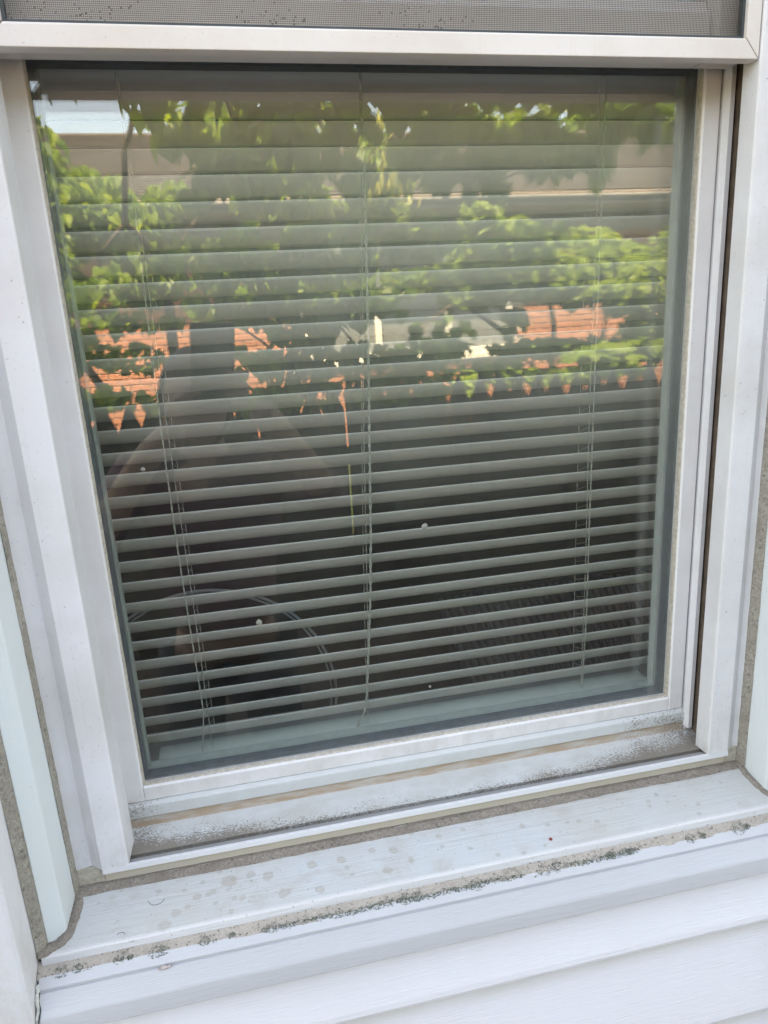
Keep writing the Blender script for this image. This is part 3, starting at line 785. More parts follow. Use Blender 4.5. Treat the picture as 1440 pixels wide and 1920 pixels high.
# ------------------------------------------------------------------ the dim room
room = thing('room', 'dim room with dark walls behind the slatted blind', 'room', (.2, 1.5, 0))
def rp(name, bm, mat, **k):
    o = obj(name, bm, mat, None, **k); o.parent = room; o.matrix_parent_inverse = Matrix.Translation((-.2, -1.5, 0)); return o
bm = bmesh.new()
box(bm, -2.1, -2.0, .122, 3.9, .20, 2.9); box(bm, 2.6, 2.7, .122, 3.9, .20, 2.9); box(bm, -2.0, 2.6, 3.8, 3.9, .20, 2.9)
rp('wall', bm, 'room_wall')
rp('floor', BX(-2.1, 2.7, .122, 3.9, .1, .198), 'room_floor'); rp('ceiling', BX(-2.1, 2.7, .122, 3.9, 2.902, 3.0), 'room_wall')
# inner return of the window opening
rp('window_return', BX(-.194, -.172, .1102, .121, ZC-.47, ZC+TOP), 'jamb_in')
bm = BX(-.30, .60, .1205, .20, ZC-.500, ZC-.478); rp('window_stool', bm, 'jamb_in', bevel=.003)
# pale hoop standing behind the blind
hoop = thing('hoop', 'thin pale double hoop standing behind the lower left slats', 'hoop', (-.10, .53, .2))
def hoopring(r, rad, y, cx=-.1035, cz=-.640, a0=0, a1=360):
    return tube([(cx+r*math.cos(R(a)), y, ZC+cz+r*math.sin(R(a))) for a in range(a0, a1+1, 5)], rad, None, 8)
for nm, bm in (('outer_ring', hoopring(.2200, .0026, .53)), ('inner_ring', hoopring(.2120, .0019, .535)), ('stand', tube([(-.1035, .54, ZC-.86), (-.1035, .54, .205)], .012))):
    o = obj(nm, bm, 'hoop', smooth=True); o.parent = hoop; o.matrix_parent_inverse = Matrix.Translation((.10, -.53, -.2))
# ribbed panel leaning at the lower right
rib = thing('ribbed_panel', 'dark ribbed panel lying inside behind the lower right slats', 'panel', (.62, .55, .2))
def rbp(name, bm, mat, **k):
    o = obj(name, bm, mat, None, **k); o.parent = rib; o.matrix_parent_inverse = Matrix.Translation((-.62, -.55, -.2)); return o
bm = bmesh.new()
for i in range(34):
    x = .395+.0150*i
    tube([(x-.055, .60, ZC-.52), (x+.02, .50, ZC-.78)], .0046, bm, 6)
    if i in (33,): break
rbp('ribs', bm, 'ribs', kind='stuff', smooth=True)
bm = bmesh.new(); vs = [bm.verts.new(p) for p in ((.33, .606, ZC-.515), (.87, .606, ZC-.515), (.95, .506, ZC-.79), (.40, .506, ZC-.79), (.33, .64, ZC-.515), (.87, .64, ZC-.515), (.95, .64, ZC-.79), (.40, .64, ZC-.79))]
for f in ((0, 1, 2, 3), (4, 5, 6, 7), (0, 1, 5, 4), (1, 2, 6, 5), (2, 3, 7, 6), (3, 0, 4, 7)): bm.faces.new([vs[i] for i in f])
rbp('backing', bm, 'denim')
rbp('base', BX(.38, .95, .52, .70, .2, ZC-.792), 'denim', bevel=.01)

# ================================================================== the garden side (seen mirrored in the glass)
def PT(dx, dz, L): return Vector((dx*L, D-L, ZC+dz*L))     # point seen at slope (dx, dz) by the mirrored eye, L metres off
# picket fence
FY = -2.78
fence = thing('picket_fence', 'weathered wooden fence of pointed pickets across the yard', 'fence', (0, FY, 0))
bm0 = bmesh.new(); pw = .1058
pts = [(-pw/2, 0), (pw/2, 0), (pw/2, 1.085), (0.006, 1.205), (-.006, 1.205), (-pw/2, 1.085)]
a = [bm0.verts.new((x, -.009, z)) for x, z in pts]; b = [bm0.verts.new((x, .009, z)) for x, z in pts]
bm0.faces.new(a); bm0.faces.new(b[::-1])
for i in range(6): bm0.faces.new((a[i], a[(i+1) % 6], b[(i+1) % 6], b[i]))
first = obj('picket', bm0, 'fence', fence)
i = 0; rnd = random.Random(9)
for k in range(-30, 52):
    x = k*.1063+.02
    if rnd.random() < .12 or k == 12: x += (.0030 if k == 12 else .0016)
    o = first if k == -30 else first.copy()
    if k != -30: col.objects.link(o)
    o.location = (x+rnd.uniform(-.0010, .0010), rnd.uniform(-.004, .004), .105+rnd.uniform(-.012, .012)); o.rotation_euler = (0, rnd.uniform(-.006, .006), rnd.uniform(-.03, .03))
for z in (.30, .92):
    o = obj('rail', BX(-3.3, 5.6, -.055, -.016, z, z+.085), 'fence', fence)
for x in (-3.0, -.6, 1.8, 4.2):
    o = obj('post', BX(x-.045, x+.045, -.15, -.057, 0, 1.16), 'fence', fence, bevel=.006)

# neighbour's brick house
NL = 8.0; NY = D-NL                      # plane of its wall
nb = thing('brick_house', 'red brick house with brown shingle roof reflected beyond the fence', 'house', (1.5, NY, 0))
def np_(name, bm, mat, parent=None, **k):
    o = obj(name, bm, mat, None, **k); o.parent = parent or nb
    o.matrix_parent_inverse = Matrix.Translation((-1.5, -NY, 0)) if parent is None else Matrix.Identity(4); return o
X0, X1 = -9.0, 14.0; EZ = 2.83; WX0, WX1, WZ0, WZ1 = .78, 3.22, 1.20, 2.42
bm = bmesh.new()
box(bm, X0, WX0, NY-.30, NY-.012, 0, EZ); box(bm, WX1, X1, NY-.30, NY-.012, 0, EZ)
box(bm, WX0, WX1, NY-.30, NY-.012, 0, WZ0); box(bm, WX0, WX1, NY-.30, NY-.012, WZ1, EZ)
np_('wall', bm, 'mortar')
np_('rear_wall', BX(X0, X1, NY-8.0, NY-.30, 0, EZ-.05), 'mortar')
bmk = bmesh.new(); box(bmk, -.097, .097, -.05, .0, -.0, .057)
bmesh.ops.bevel(bmk, geom=list(bmk.edges), offset=.004, segments=1, affect='EDGES')
bmk2 = bmk.copy()
bmesh.ops.recalc_face_normals(bmk, faces=bmk.faces)
mek = bpy.data.meshes.new('brick'); bmk.to_mesh(mek); bmk.free(); bmk2.free(); mek.materials.append(M['brick'])
cells = []
for row in range(0, 41):
    z = .03+row*.067
    if z+.057 > EZ: break
    off = .1 if row % 2 else 0
    x = X0+.1+off
    while x < X1-.1:
        inwin = (x+.1 > WX0-.0 and x-.1 < WX1 and z+.06 > WZ0-.06 and z < WZ1)
        if not inwin: cells.append((x, z))
        x += .2045
def seen(c):
    x, z = c; dx = x/NL; dz = (z-ZC)/NL
    return abs(dx-.15)*1.0+abs(dz+.02)*6
cells = [c for c in cells if -3.4 < c[0] < 7.2]
cells.sort(key=seen)
near = []; rest = []
for c in cells:
    dx, dz = c[0]/NL, (c[1]-ZC)/NL
    if -.20 < dx < .70 and -.075 < dz < .030 and len(near) < 300: near.append(c)
    else: rest.append(c)
rnd = random.Random(4)
for x, z in near:
    o = bpy.data.objects.new('brick', mek); col.objects.link(o); o.parent = nb
    o.location = (x-1.5, rnd.uniform(-.002, .003), z); o.rotation_euler = (0, 0, rnd.uniform(-.01, .01))
bm = bmesh.new()
for x, z in rest: box(bm, x-.097, x+.097, NY-.05, NY, z, z+.057)
np_('bricks', bm, 'brick', kind='stuff')
# roof: pitched slab with courses of shingles, fascia, soffit, ridge
EY = NY+.45; RY = D-12.0; RZ = ZC+.2385*12
sl_ = (RZ-EZ)/(EY-RY)
bm = bmesh.new(); n = 32; rise = RZ-EZ
for i in range(n):
    f0, f1 = i/n, (i+1)/n
    y0, y1 = EY+(RY-EY)*f0, EY+(RY-EY)*(f1+.004); z0, z1 = EZ+.03+rise*f0, EZ+.03+rise*(f1+.004)
    x = X0-.4+(i % 2)*.15
    h = .022
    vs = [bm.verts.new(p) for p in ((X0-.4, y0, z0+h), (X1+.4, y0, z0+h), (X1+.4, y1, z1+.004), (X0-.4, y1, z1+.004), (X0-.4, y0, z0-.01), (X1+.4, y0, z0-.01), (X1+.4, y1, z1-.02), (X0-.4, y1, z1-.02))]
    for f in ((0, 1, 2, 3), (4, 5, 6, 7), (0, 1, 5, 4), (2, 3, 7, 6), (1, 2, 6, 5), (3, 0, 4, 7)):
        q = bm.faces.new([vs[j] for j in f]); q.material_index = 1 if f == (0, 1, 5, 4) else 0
np_('shingles', bm, 'roof', kind='stuff', mats=['roof', 'butt_shade'])
bm = bmesh.new()
vs = [bm.verts.new(p) for p in ((X0-.4, RY, RZ+.03), (X1+.4, RY, RZ+.03), (X1+.4, RY-4.6, EZ), (X0-.4, RY-4.6, EZ), (X0-.4, RY, RZ-.1), (X1+.4, RY, RZ-.1), (X1+.4, RY-4.6, EZ-.1), (X0-.4, RY-4.6, EZ-.1))]
for f in ((0, 1, 2, 3), (4, 5, 6, 7), (0, 1, 5, 4), (2, 3, 7, 6), (1, 2, 6, 5), (3, 0, 4, 7)): bm.faces.new([vs[j] for j in f])
np_('rear_roof', bm, 'roof')
np_('ridge_cap', tube([(X0-.4, RY, RZ+.02), (X1+.4, RY, RZ+.02)], .05, None, 6), 'roof')
np_('soffit', BX(X0-.4, X1+.4, NY-.02, EY-.03, EZ-.10, EZ-.07), 'soffit')
np_('gutter', BX(X0-.4, X1+.4, EY-.028, EY+.07, EZ-.035, EZ+.02), 'fascia', bevel=.01)
np_('frieze', BX(X0, X1, NY-.01, NY+.02, EZ-.32, EZ-.105), 'soffit')
np_('roof_vent', BX(6.95, 7.32, RY-.3, RY+.05, RZ-.2, RZ+.26), 'fascia')
wf = bmesh.new()
fr = .075
box(wf, WX0, WX1, NY-.09, NY+.012, WZ0, WZ0+fr); box(wf, WX0, WX1, NY-.09, NY+.012, WZ1-fr, WZ1)
wfo = np_('window_frame', wf, 'trim_w', bevel=.004)
for x in (WX0, .78+.80, .78+1.62, WX1-fr):
    o = np_('mullion', BX(x, x+fr, NY-.09, NY+.010, WZ0+fr+.001, WZ1-fr-.001), 'trim_w', wfo, bevel=.004)
for xa, xb in ((WX0+fr, 1.58), (1.58+fr, 2.40), (2.40+fr, WX1-fr)):
    np_('pane', BX(xa+.001, xb-.001, NY-.06, NY-.05, WZ0+fr+.001, WZ1-fr-.001), 'far_glass', wfo)
np_('sill', BX(WX0-.05, WX1+.05, NY-.09, NY+.05, WZ0-.055, WZ0-.002), 'trim_w', bevel=.006)

# ------------------------------------------------------------------ leaves
def heart(size, fold=.25, droop=.2):
    """redbud leaf: heart outline, folded along the midrib; base at origin, tip along -Z"""
    outl = [(0, .02), (.16, .10), (.36, .08), (.50, -.10), (.52, -.34), (.40, -.60), (.20, -.84), (0, -1.04)]
    vs = []; fs = []
    mid = [(0, .0), (0, -.25), (0, -.55), (0, -1.04)]
    def P(x, z):
        return Vector((x*math.cos(fold), abs(x)*math.sin(fold)-droop*z*z*.5, z))*size
    right = [P(x, z) for x, z in outl[:-1]]; left = [P(-x, z) for x, z in outl[:-1]]
    m_ = [P(0, 0.0), P(0, -.22), P(0, -.5), P(0, -1.04)]
    V = m_+right+left; n = len(right)
    for base, s in ((4, 1), (4+n, -1)):
        r = list(range(base, base+n))
        F = [(0, r[0], r[1]), (0, r[1], r[2]), (0, r[2], r[3]), (0, r[3], 1), (1, r[3], r[4]), (1, r[4], 2), (2, r[4], r[5]), (2, r[5], r[6]), (2, r[6], 3)]
        fs += [f if s > 0 else f[::-1] for f in F]
    return V, fs
def lobed(size):
    """grape-like toothed leaf"""
    V = [Vector((0, 0, 0))]; fs = []; n = 20
    for k in range(n+1):
        a = math.pi*.5+2*math.pi*(k+.0)/n
        r = (.52+.10*math.cos(3*(a+math.pi/2))+.05*(-1)**k)*(.72 if k in (0, n) else 1)
        V.append(Vector((r*math.cos(a), .10*abs(math.cos(a))+.05*math.sin(4*a), r*math.sin(a)-.45))*size)
    V[0] = Vector((0, .0, -.30))*size
    for k in range(1, n+1): fs.append((0, k, k+1))
    return V, fs
def podshape(size):
    V = [Vector(p)*size for p in ((-.02, 0, 0), (.02, 0, 0), (.10, .02, -.3), (.10, .0, -.75), (0, 0, -1.05), (-.09, 0, -.75), (-.10, .02, -.3))]
    return V, [(0, 1, 2), (0, 2, 6), (6, 2, 3), (6, 3, 5), (5, 3, 4)]
def mesh_of(name, shape, mat):
    me = bpy.data.meshes.new(name); me.from_pydata([tuple(v) for v in shape[0]], [], shape[1]); me.materials.append(M[mat]); me.update()
    return me
LEAVES = {'h1': (heart(.078, .30, .3), 'leaf'), 'h2': (heart(.066, .50, .6), 'leaf2'), 'h3': (heart(.088, .18, .1), 'leaf'), 'g1': (lobed(.088), 'leaf2'), 'g2': (lobed(.072), 'leaf2'), 'pod': (podshape(.075), 'pod')}
LM = {k: mesh_of('leaf', v[0], v[1]) for k, v in LEAVES.items()}
def rot_for(rnd, flat):
    """orientation: flat 1 = blade horizontal, 0 = hanging"""
    tilt = R(rnd.gauss(20+60*flat, 20)); yaw = rnd.uniform(0, 2*math.pi); roll = R(rnd.gauss(0, 22))
    return Euler((0, roll, 0)).to_matrix().to_4x4(), tilt, yaw
def plant_leaves(root, items, nparts=220):
    """items: (pos, kind, scale, matrix). nearest to the eye become leaf parts, the rest one stuff part"""
    inv = Matrix.Translation(-Vector(root.location))
    items.sort(key=lambda i: (i[0]-Vector((0, D, ZC))).length/(i[2]))
    for p, kd, s, m in items[:nparts]:
        o = bpy.data.objects.new('pod' if kd == 'pod' else 'leaf', LM[kd]); col.objects.link(o); o.parent = root
        o.matrix_local = inv@Matrix.Translation(p)@m@Matrix.Scale(s, 4)
    rest = items[nparts:]
    if rest:
        V = []; F = []; mi = []; mats = []
        for p, kd, s, m in rest:
            sh, mt = LEAVES[kd]; b0 = len(V); mm = Matrix.Translation(p)@m@Matrix.Scale(s, 4)
            V += [tuple(inv@(mm@v)) for v in sh[0]]; F += [tuple(b0+i for i in f) for f in sh[1]]
            if mt not in mats: mats.append(mt)
            mi += [mats.index(mt)]*len(sh[1])
        me = bpy.data.meshes.new('foliage'); me.from_pydata(V, [], F)
        for mt in mats: me.materials.append(M[mt])
        me.polygons.foreach_set('material_index', mi); me.update()
        o = bpy.data.objects.new('foliage', me); col.objects.link(o); o.parent = root; o['kind'] = 'stuff'
def leafmat(rnd, flat=.5):
    tilt = R(max(-20, min(110, rnd.gauss(10+75*flat, 24)))); yaw = rnd.uniform(0, 2*math.pi); roll = R(rnd.gauss(0, 25))
    return Matrix.Rotation(yaw, 4, 'Z')@Matrix.Rotation(tilt, 4, 'X')@Matrix.Rotation(roll, 4, 'Z')
def litmat(rnd):
    tilt = R(rnd.gauss(38, 22)); yaw = R(rnd.gauss(-8, 42)); roll = R(rnd.gauss(0, 28))
    return Matrix.Rotation(yaw, 4, 'Z')@Matrix.Rotation(tilt, 4, 'X')@Matrix.Rotation(roll, 4, 'Y')
def cluster(rnd, items, cx, cz, L, sx, sz, sl, n, kinds, flat=.5, smin=.8, smax=1.15):
    """n leaves in an ellipsoid whose centre has slope (cx, cz) at distance L"""
    for i in range(n):
        while True:
            a, b, c = rnd.uniform(-1, 1), rnd.uniform(-1, 1), rnd.uniform(-1, 1)
            if a*a+b*b+c*c < 1: break
        l = L+sl*c
        p = PT(cx+sx*a, cz+sz*b, l)
        if l < 1.9: continue
        items.append((p, rnd.choice(kinds), rnd.uniform(smin, smax), litmat(rnd) if (flat > .5 and rnd.random() < .8) else leafmat(rnd, flat)))
def branch(root, pts, r0, r1, name='branch'):
    P_ = [Vector(p) for p in pts]; fine = []
    for i in range(len(P_)-1):
        for k in range(5):
            t = k/5; q = P_[i].lerp(P_[i+1], t)
            q += .012*Vector((noise.noise(q*7), noise.noise(q*7+Vector((5, 0, 0))), noise.noise(q*7+Vector((0, 5, 0))))); fine.append(q)
    fine.append(P_[-1]); n = len(fine)
    inv = Vector(root.location)
    bm = tube([q-inv for q in fine], 0, None, 7, [r0+(r1-r0)*i/(n-1) for i in range(n)])
    return obj(name, bm, 'bark', root, smooth=True)

# --- redbud tree whose boughs hang over the yard
rt = thing('redbud_tree', 'redbud tree with heart shaped leaves and pods, boughs hanging over the fence', 'tree', (-.32, D-4.3, 0))
tb = Vector((-.32, D-4.3, 0))
branch(rt, [tb, PT(-.080, -.15, 4.3), PT(-.081, .03, 4.3), PT(-.078, .075, 4.25)], .036, .030, 'trunk')
branch(rt, [PT(-.078, .075, 4.25), PT(-.085, .10, 4.1), PT(-.12, .14, 3.7), PT(-.11, .22, 3.2), PT(-.08, .30, 2.8)], .022, .009)
branch(rt, [PT(-.078, .075, 4.25), PT(-.03, .14, 4.0), PT(.04, .22, 3.5), PT(.10, .31, 3.0)], .022, .010)
branch(rt, [PT(-.073, .05, 4.28), PT(-.045, .095, 4.35), PT(-.035, .115, 4.38)], .032, .026)        # sawn stub
branch(rt, [PT(-.17, -.08, 4.3), PT(-.21, .0, 4.3), PT(-.24, .10, 4.2), PT(-.22, .25, 3.9)], .026, .012)
branch(rt, [PT(.10, .31, 3.0), PT(.16, .25, 3.0), PT(.20, .19, 3.1)], .010, .005)
branch(rt, [PT(.10, .31, 3.0), PT(.155, .235, 2.9), PT(.19, .17, 2.95)], .010, .005)
branch(rt, [PT(.04, .31, 2.8), PT(.30, .27, 2.7), PT(.45, .20, 2.7), PT(.37, .18, 2.65)], .009, .004)
branch(rt, [PT(.04, .22, 3.5), PT(.02, .30, 3.2), PT(.25, .32, 3.0), PT(.50, .27, 2.8)], .014, .006)
branch(rt, [PT(-.12, .14, 3.7), PT(-.16, .10, 4.1), PT(-.15, .05, 4.3), PT(-.14, .0, 4.35)], .010, .006)
rnd = random.Random(21); it = []
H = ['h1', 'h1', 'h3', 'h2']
# shaded boughs close to the window
for a in [(-.075, .285, 2.6, .030, .030, .15, 26), (-.035, .245, 2.6, .040, .040, .15, 36), (.02, .215, 2.6, .045, .035, .2, 44), (-.02, .195, 2.6, .030, .025, .15, 18), (.05, .255, 2.6, .05, .03, .2, 40),
          (.115, .255, 2.7, .05, .035, .2, 60), (.125, .215, 2.7, .05, .025, .2, 34), (.19, .265, 2.7, .045, .025, .2, 36), (.185, .195, 2.6, .035, .025, .2, 20),
          (.26, .235, 2.6, .035, .040, .2, 42), (.31, .205, 2.6, .040, .030, .2, 44), (.32, .255, 2.6, .06, .030, .2, 50), (.385, .225, 2.5, .045, .030, .2, 44), (.365, .185, 2.6, .045, .018, .15, 22),
          (.44, .245, 2.5, .05, .028, .2, 44), (.455, .205, 2.45, .030, .022, .15, 16), (.505, .225, 2.45, .045, .020, .15, 30), (.535, .195, 2.4, .012, .028, .1, 8), (.57, .262, 2.5, .06, .020, .2, 42), (.635, .258, 2.5, .03, .025, .2, 16), (.655, .20, 2.4, .010, .03, .1, 4),
          (-.14, .30, 2.5, .05, .022, .15, 10), (.08, .300, 2.7, .12, .018, .2, 70), (.30, .300, 2.7, .16, .018, .2, 110), (.52, .298, 2.6, .10, .016, .2, 60)]:
    cx, cz, L, sx, sz, s3, n = a
    cluster(rnd, it, cx, cz, L, sx, sz, s3, int(n*.55), H, .12)
# sunlit leaves higher and farther out
for a in [(.02, .255, 3.6, .05, .035, .25, 70), (.05, .205, 3.7, .045, .035, .25, 60), (.10, .225, 3.7, .03, .05, .3, 40), (.045, .170, 3.9, .03, .022, .2, 36), (.20, .22, 3.7, .03, .05, .2, 40), (.24, .185, 3.9, .04, .03, .2, 30),
          (.30, .28, 3.6, .06, .02, .2, 40), (.37, .26, 3.6, .05, .025, .2, 40), (-.05, .27, 3.7, .04, .03, .2, 26), (.13, .27, 3.6, .06, .02, .2, 50), (.21, .16, 3.8, .05, .02, .2, 30), (.44, .25, 3.6, .06, .03, .2, 40)]:
    cx, cz, L, sx, sz, s3, n = a
    cluster(rnd, it, cx, cz, L, sx, sz, s3, int(n*1.9), ['h2', 'h2', 'h1'], .55, .7, 1.05)
# left hand drooping foliage
for a in [(-.215, .22, 4.2, .035, .045, .3, 110), (-.17, .175, 4.2, .060, .035, .35, 170), (-.11, .150, 4.2, .060, .030, .35, 150), (-.20, .13, 4.2, .05, .04, .35, 130), (-.10, .105, 4.2, .07, .022, .3, 70), (-.02, .105, 4.1, .045, .014, .25, 60), (-.21, .075, 4.2, .03, .03, .3, 60), (-.24, .17, 4.1, .03, .08, .3, 90), (-.06, .17, 4.1, .03, .02, .2, 40),
          (.035, .095, 4.1, .035, .012, .2, 20), (.02, .075, 4.1, .02, .012, .2, 10), (-.105, .060, 4.2, .035, .022, .2, 34), (-.20, -.01, 4.3, .035, .03, .25, 50), (-.14, -.025, 4.3, .05, .02, .3, 46), (-.12, .02, 4.2, .06, .012, .2, 30), (-.19, -.075, 4.2, .03, .02, .2, 20), (-.19, .045, 4.0, .06, .03, .2, 60), (-.12, .075, 4.0, .06, .02, .2, 50), (.10, .165, 4.0, .05, .03, .2, 60), (.16, .10, 4.1, .06, .02, .2, 30)]:
    cx, cz, L, sx, sz, s3, n = a
    cluster(rnd, it, cx, cz, L, sx, sz, s3, int(n*1.7), ['h1', 'h2', 'h2'], .6, .65, 1.0)
# seed pods hanging in bunches
for cx, cz, L, n in ((.215, .265, 3.6, 26), (.225, .225, 3.6, 30), (.235, .19, 3.6, 26), (.205, .20, 3.5, 20), (.255, .165, 3.7, 12), (.155, .22, 3.7, 12), (.13, .185, 3.7, 10), (-.155, .105, 4.2, 8), (.115, .10, 4.0, 4)):
    for i in range(n):
        p = PT(rnd.gauss(cx, .012), rnd.gauss(cz, .014), rnd.gauss(L, .08))
        it.append((p, 'pod', rnd.uniform(.8, 1.25), Matrix.Rotation(rnd.uniform(0, 6.28), 4, 'Z')@Matrix.Rotation(R(rnd.gauss(0, 14)), 4, 'X')))
plant_leaves(rt, it, 300)

# --- grape-leaved bush behind the fence on the right
bt = thing('leafy_bush', 'sunlit bright green bush growing above the fence on the right', 'bush', (1.9, D-4.3, 0))
for q in ([(1.9, D-4.3, 0), PT(.47, -.02, 4.4), PT(.45, .06, 4.3), PT(.40, .12, 4.2)], [(2.1, D-4.4, 0), PT(.55, -.03, 4.4), PT(.56, .05, 4.3), PT(.55, .10, 4.2)], [(1.9, D-4.3, 0), PT(.40, -.03, 4.3), PT(.33, .02, 4.2), PT(.28, .05, 4.2)]):
    branch(bt, q, .022, .007)
rnd = random.Random(31); it = []
G = ['g1', 'g1', 'g2']
for a in [(.355, .140, 4.1, .030, .020, .2, 34), (.395, .115, 4.2, .045, .025, .25, 70), (.435, .085, 4.2, .05, .03, .3, 120), (.47, .055, 4.3, .06, .03, .3, 130), (.54, .085, 4.3, .030, .035, .25, 60), (.585, .065, 4.3, .045, .035, .3, 110), (.645, .085, 4.3, .02, .03, .2, 24),
          (.60, .02, 4.4, .07, .030, .3, 130), (.625, -.03, 4.4, .05, .03, .3, 80), (.52, .035, 4.3, .09, .014, .3, 70), (.38, .055, 4.2, .05, .022, .3, 60), (.31, .060, 4.1, .05, .020, .25, 50), (.24, .055, 4.2, .04, .020, .25, 26), (.35, .028, 4.2, .05, .012, .25, 40), (.36, .09, 4.2, .06, .02, .3, 40),
          (.45, -.045, 4.3, .09, .012, .25, 90), (.56, -.055, 4.3, .09, .018, .3, 100), (.38, -.075, 4.2, .06, .016, .25, 50), (.50, -.088, 4.1, .13, .010, .25, 80), (.30, -.035, 4.2, .03, .02, .2, 26), (.33, -.09, 4.0, .02, .02, .15, 18), (.44, .055, 4.1, .10, .03, .3, 130), (.52, .03, 4.1, .05, .02, .2, 60), (.33, .04, 4.0, .05, .02, .2, 50), (.58, -.06, 4.0, .09, .02, .2, 60), (.50, .09, 4.2, .08, .03, .3, 70), (.36, .10, 4.1, .04, .02, .2, 40), (.60, .045, 4.1, .07, .04, .3, 90), (.36, .065, 4.0, .05, .02, .2, 50), (.405, -.005, 4.2, .02, .02, .2, 18)]:
    cx, cz, L, sx, sz, s3, n = a
    cluster(rnd, it, cx, cz, L, sx, sz, s3, int(n*2.3), G, .62, .62, 1.0)
plant_leaves(bt, it, 300)

# --- thin shaded climber between them, close to the fence
ct = thing('climbing_vine', 'sparse shaded vine trailing over the middle of the fence', 'vine', (.6, D-3.5, 0))
for q in ([(.55, D-3.6, 0), PT(.15, -.10, 3.6), PT(.17, -.03, 3.5), PT(.13, .02, 3.4), PT(.05, .03, 3.4)], [(.55, D-3.6, 0), PT(.20, -.09, 3.6), PT(.25, -.02, 3.5), PT(.31, .02, 3.5)], [(.5, D-3.6, 0), PT(.09, -.08, 3.6), PT(.04, -.02, 3.5), PT(-.02, .03, 3.5)]):
    branch(ct, q, .009, .004, 'stem')
rnd = random.Random(41); it = []
for a in [(.06, .035, 3.4, .09, .030, .15, 130), (.10, -.005, 3.4, .05, .022, .15, 62), (.16, .03, 3.4, .08, .025, .15, 90), (.05, -.035, 3.35, .06, .025, .12, 52), (.12, -.045, 3.35, .06, .022, .12, 50), (.19, -.035, 3.4, .05, .018, .12, 26), (.25, -.045, 3.4, .06, .02, .12, 42), (.30, -.01, 3.4, .05, .018, .12, 22), (.09, -.08, 3.3, .10, .012, .1, 60), (.23, -.075, 3.3, .09, .010, .1, 34), (.10, .07, 3.5, .12, .02, .15, 60), (-.03, .035, 3.4, .03, .02, .12, 16),
          (.22, .06, 3.5, .08, .02, .15, 36),
          (-.20, -.075, 3.3, .06, .014, .1, 40), (-.10, -.085, 3.25, .05, .012, .1, 30), (.17, -.06, 3.4, .16, .016, .12, 60), (.12, .045, 3.5, .10, .012, .15, 46),
          (.05, .115, 3.1, .10, .03, .12, 90), (.18, .11, 3.1, .09, .03, .12, 90), (.27, .12, 3.1, .06, .03, .12, 50), (-.02, .085, 3.2, .08, .025, .12, 46), (.42, .105, 3.2, .10, .03, .12, 46), (.10, .075, 3.2, .14, .014, .12, 80),
          (-.24, -.085, 3.3, .05, .02, .1, 50), (.02, -.095, 3.2, .12, .014, .1, 70), (.22, -.095, 3.25, .10, .012, .1, 60), (.12, .015, 3.3, .12, .02, .12, 60), (-.20, .06, 3.4, .05, .02, .12, 34), (.0, .055, 3.3, .08, .02, .12, 50)]:
    cx, cz, L, sx, sz, s3, n = a
    cluster(rnd, it, cx, cz, L, sx, sz, s3, n, ['h1', 'h3', 'h1', 'g2'], .35, .6, .95)
plant_leaves(ct, it, 300)

# far tree crown above the neighbour's roof, right
ft = thing('far_tree', 'distant tree rising beyond the right end of the brick house roof', 'tree', (9.6, D-17, 0))
branch(ft, [(9.6, D-17, 0), (9.7, D-17, 2.2), (9.5, D-17, 4.8)], .22, .10, 'trunk')
rnd = random.Random(51); V = []; F = []
for i in range(3500):
    while True:
        a, b, c = rnd.uniform(-1, 1), rnd.uniform(-1, 1), rnd.uniform(-1, 1)
        if a*a+b*b+c*c < 1 and noise.noise((a*2.3, b*2.3, c*2.3)) > -.12: break
    p = Vector((a*1.5, b*1.5, 5.3+c*1.5)); s = .12
    e = Euler((rnd.uniform(0, 6), rnd.uniform(0, 6), 0)).to_matrix(); b0 = len(V)
    for q in ((-1, 0, 0), (0, -.6, 0), (1, 0, 0), (0, .6, 0)): V.append(tuple(p+e@Vector(q)*s))
    F.append((b0, b0+1, b0+2, b0+3))
me = bpy.data.meshes.new('crown'); me.from_pydata(V, [], F); me.materials.append(M['leaf']); me.update()
o = bpy.data.objects.new('crown', me); col.objects.link(o); o.parent = ft; o['kind'] = 'stuff'

# ------------------------------------------------------------------ lawn blades between the houses
bm = bmesh.new(); rnd = random.Random(61)
V = []; F = []
for i in range(26000):
    x = rnd.uniform(-3, 6.5); y = -rnd.uniform(3.0, 7.2); h = rnd.uniform(.03, .07); a = rnd.uniform(0, 6.28); l = .02*rnd.uniform(-1, 1)
    b0 = len(V); dx, dy = .004*math.cos(a), .004*math.sin(a)
    V += [(x-dx, y-dy, 0), (x+dx, y+dy, 0), (x+l, y+l*.6, h)]; F.append((b0, b0+1, b0+2))
me = bpy.data.meshes.new('grass'); me.from_pydata(V, [], F); me.materials.append(M['grass']); me.update(); bm.free()
o = bpy.data.objects.new('grass', me); col.objects.link(o); o['kind'] = 'stuff'; tag(o, 'short green lawn grass between the picket fence and the brick house', 'grass')

# ------------------------------------------------------------------ the photographer and the phone (mirrored in the glass)
def camM(px, py, pz):    # point in camera axes: right, down, forward
    return Vector((0, -D, ZC))+rx*px+dn*py+fw*pz
ph = bmesh.new()
def rbox(bm, x0, x1, y0, y1, z0, z1):
    c = [(x, y, z) for x in (x0, x1) for y in (y0, y1) for z in (z0, z1)]
    vs = [bm.verts.new(camM(*p)) for p in c]
    for f in ((0, 1, 3, 2), (4, 6, 7, 5), (0, 4, 5, 1), (2, 3, 7, 6), (0, 2, 6, 4), (1, 5, 7, 3)): bm.faces.new([vs[i] for i in f])
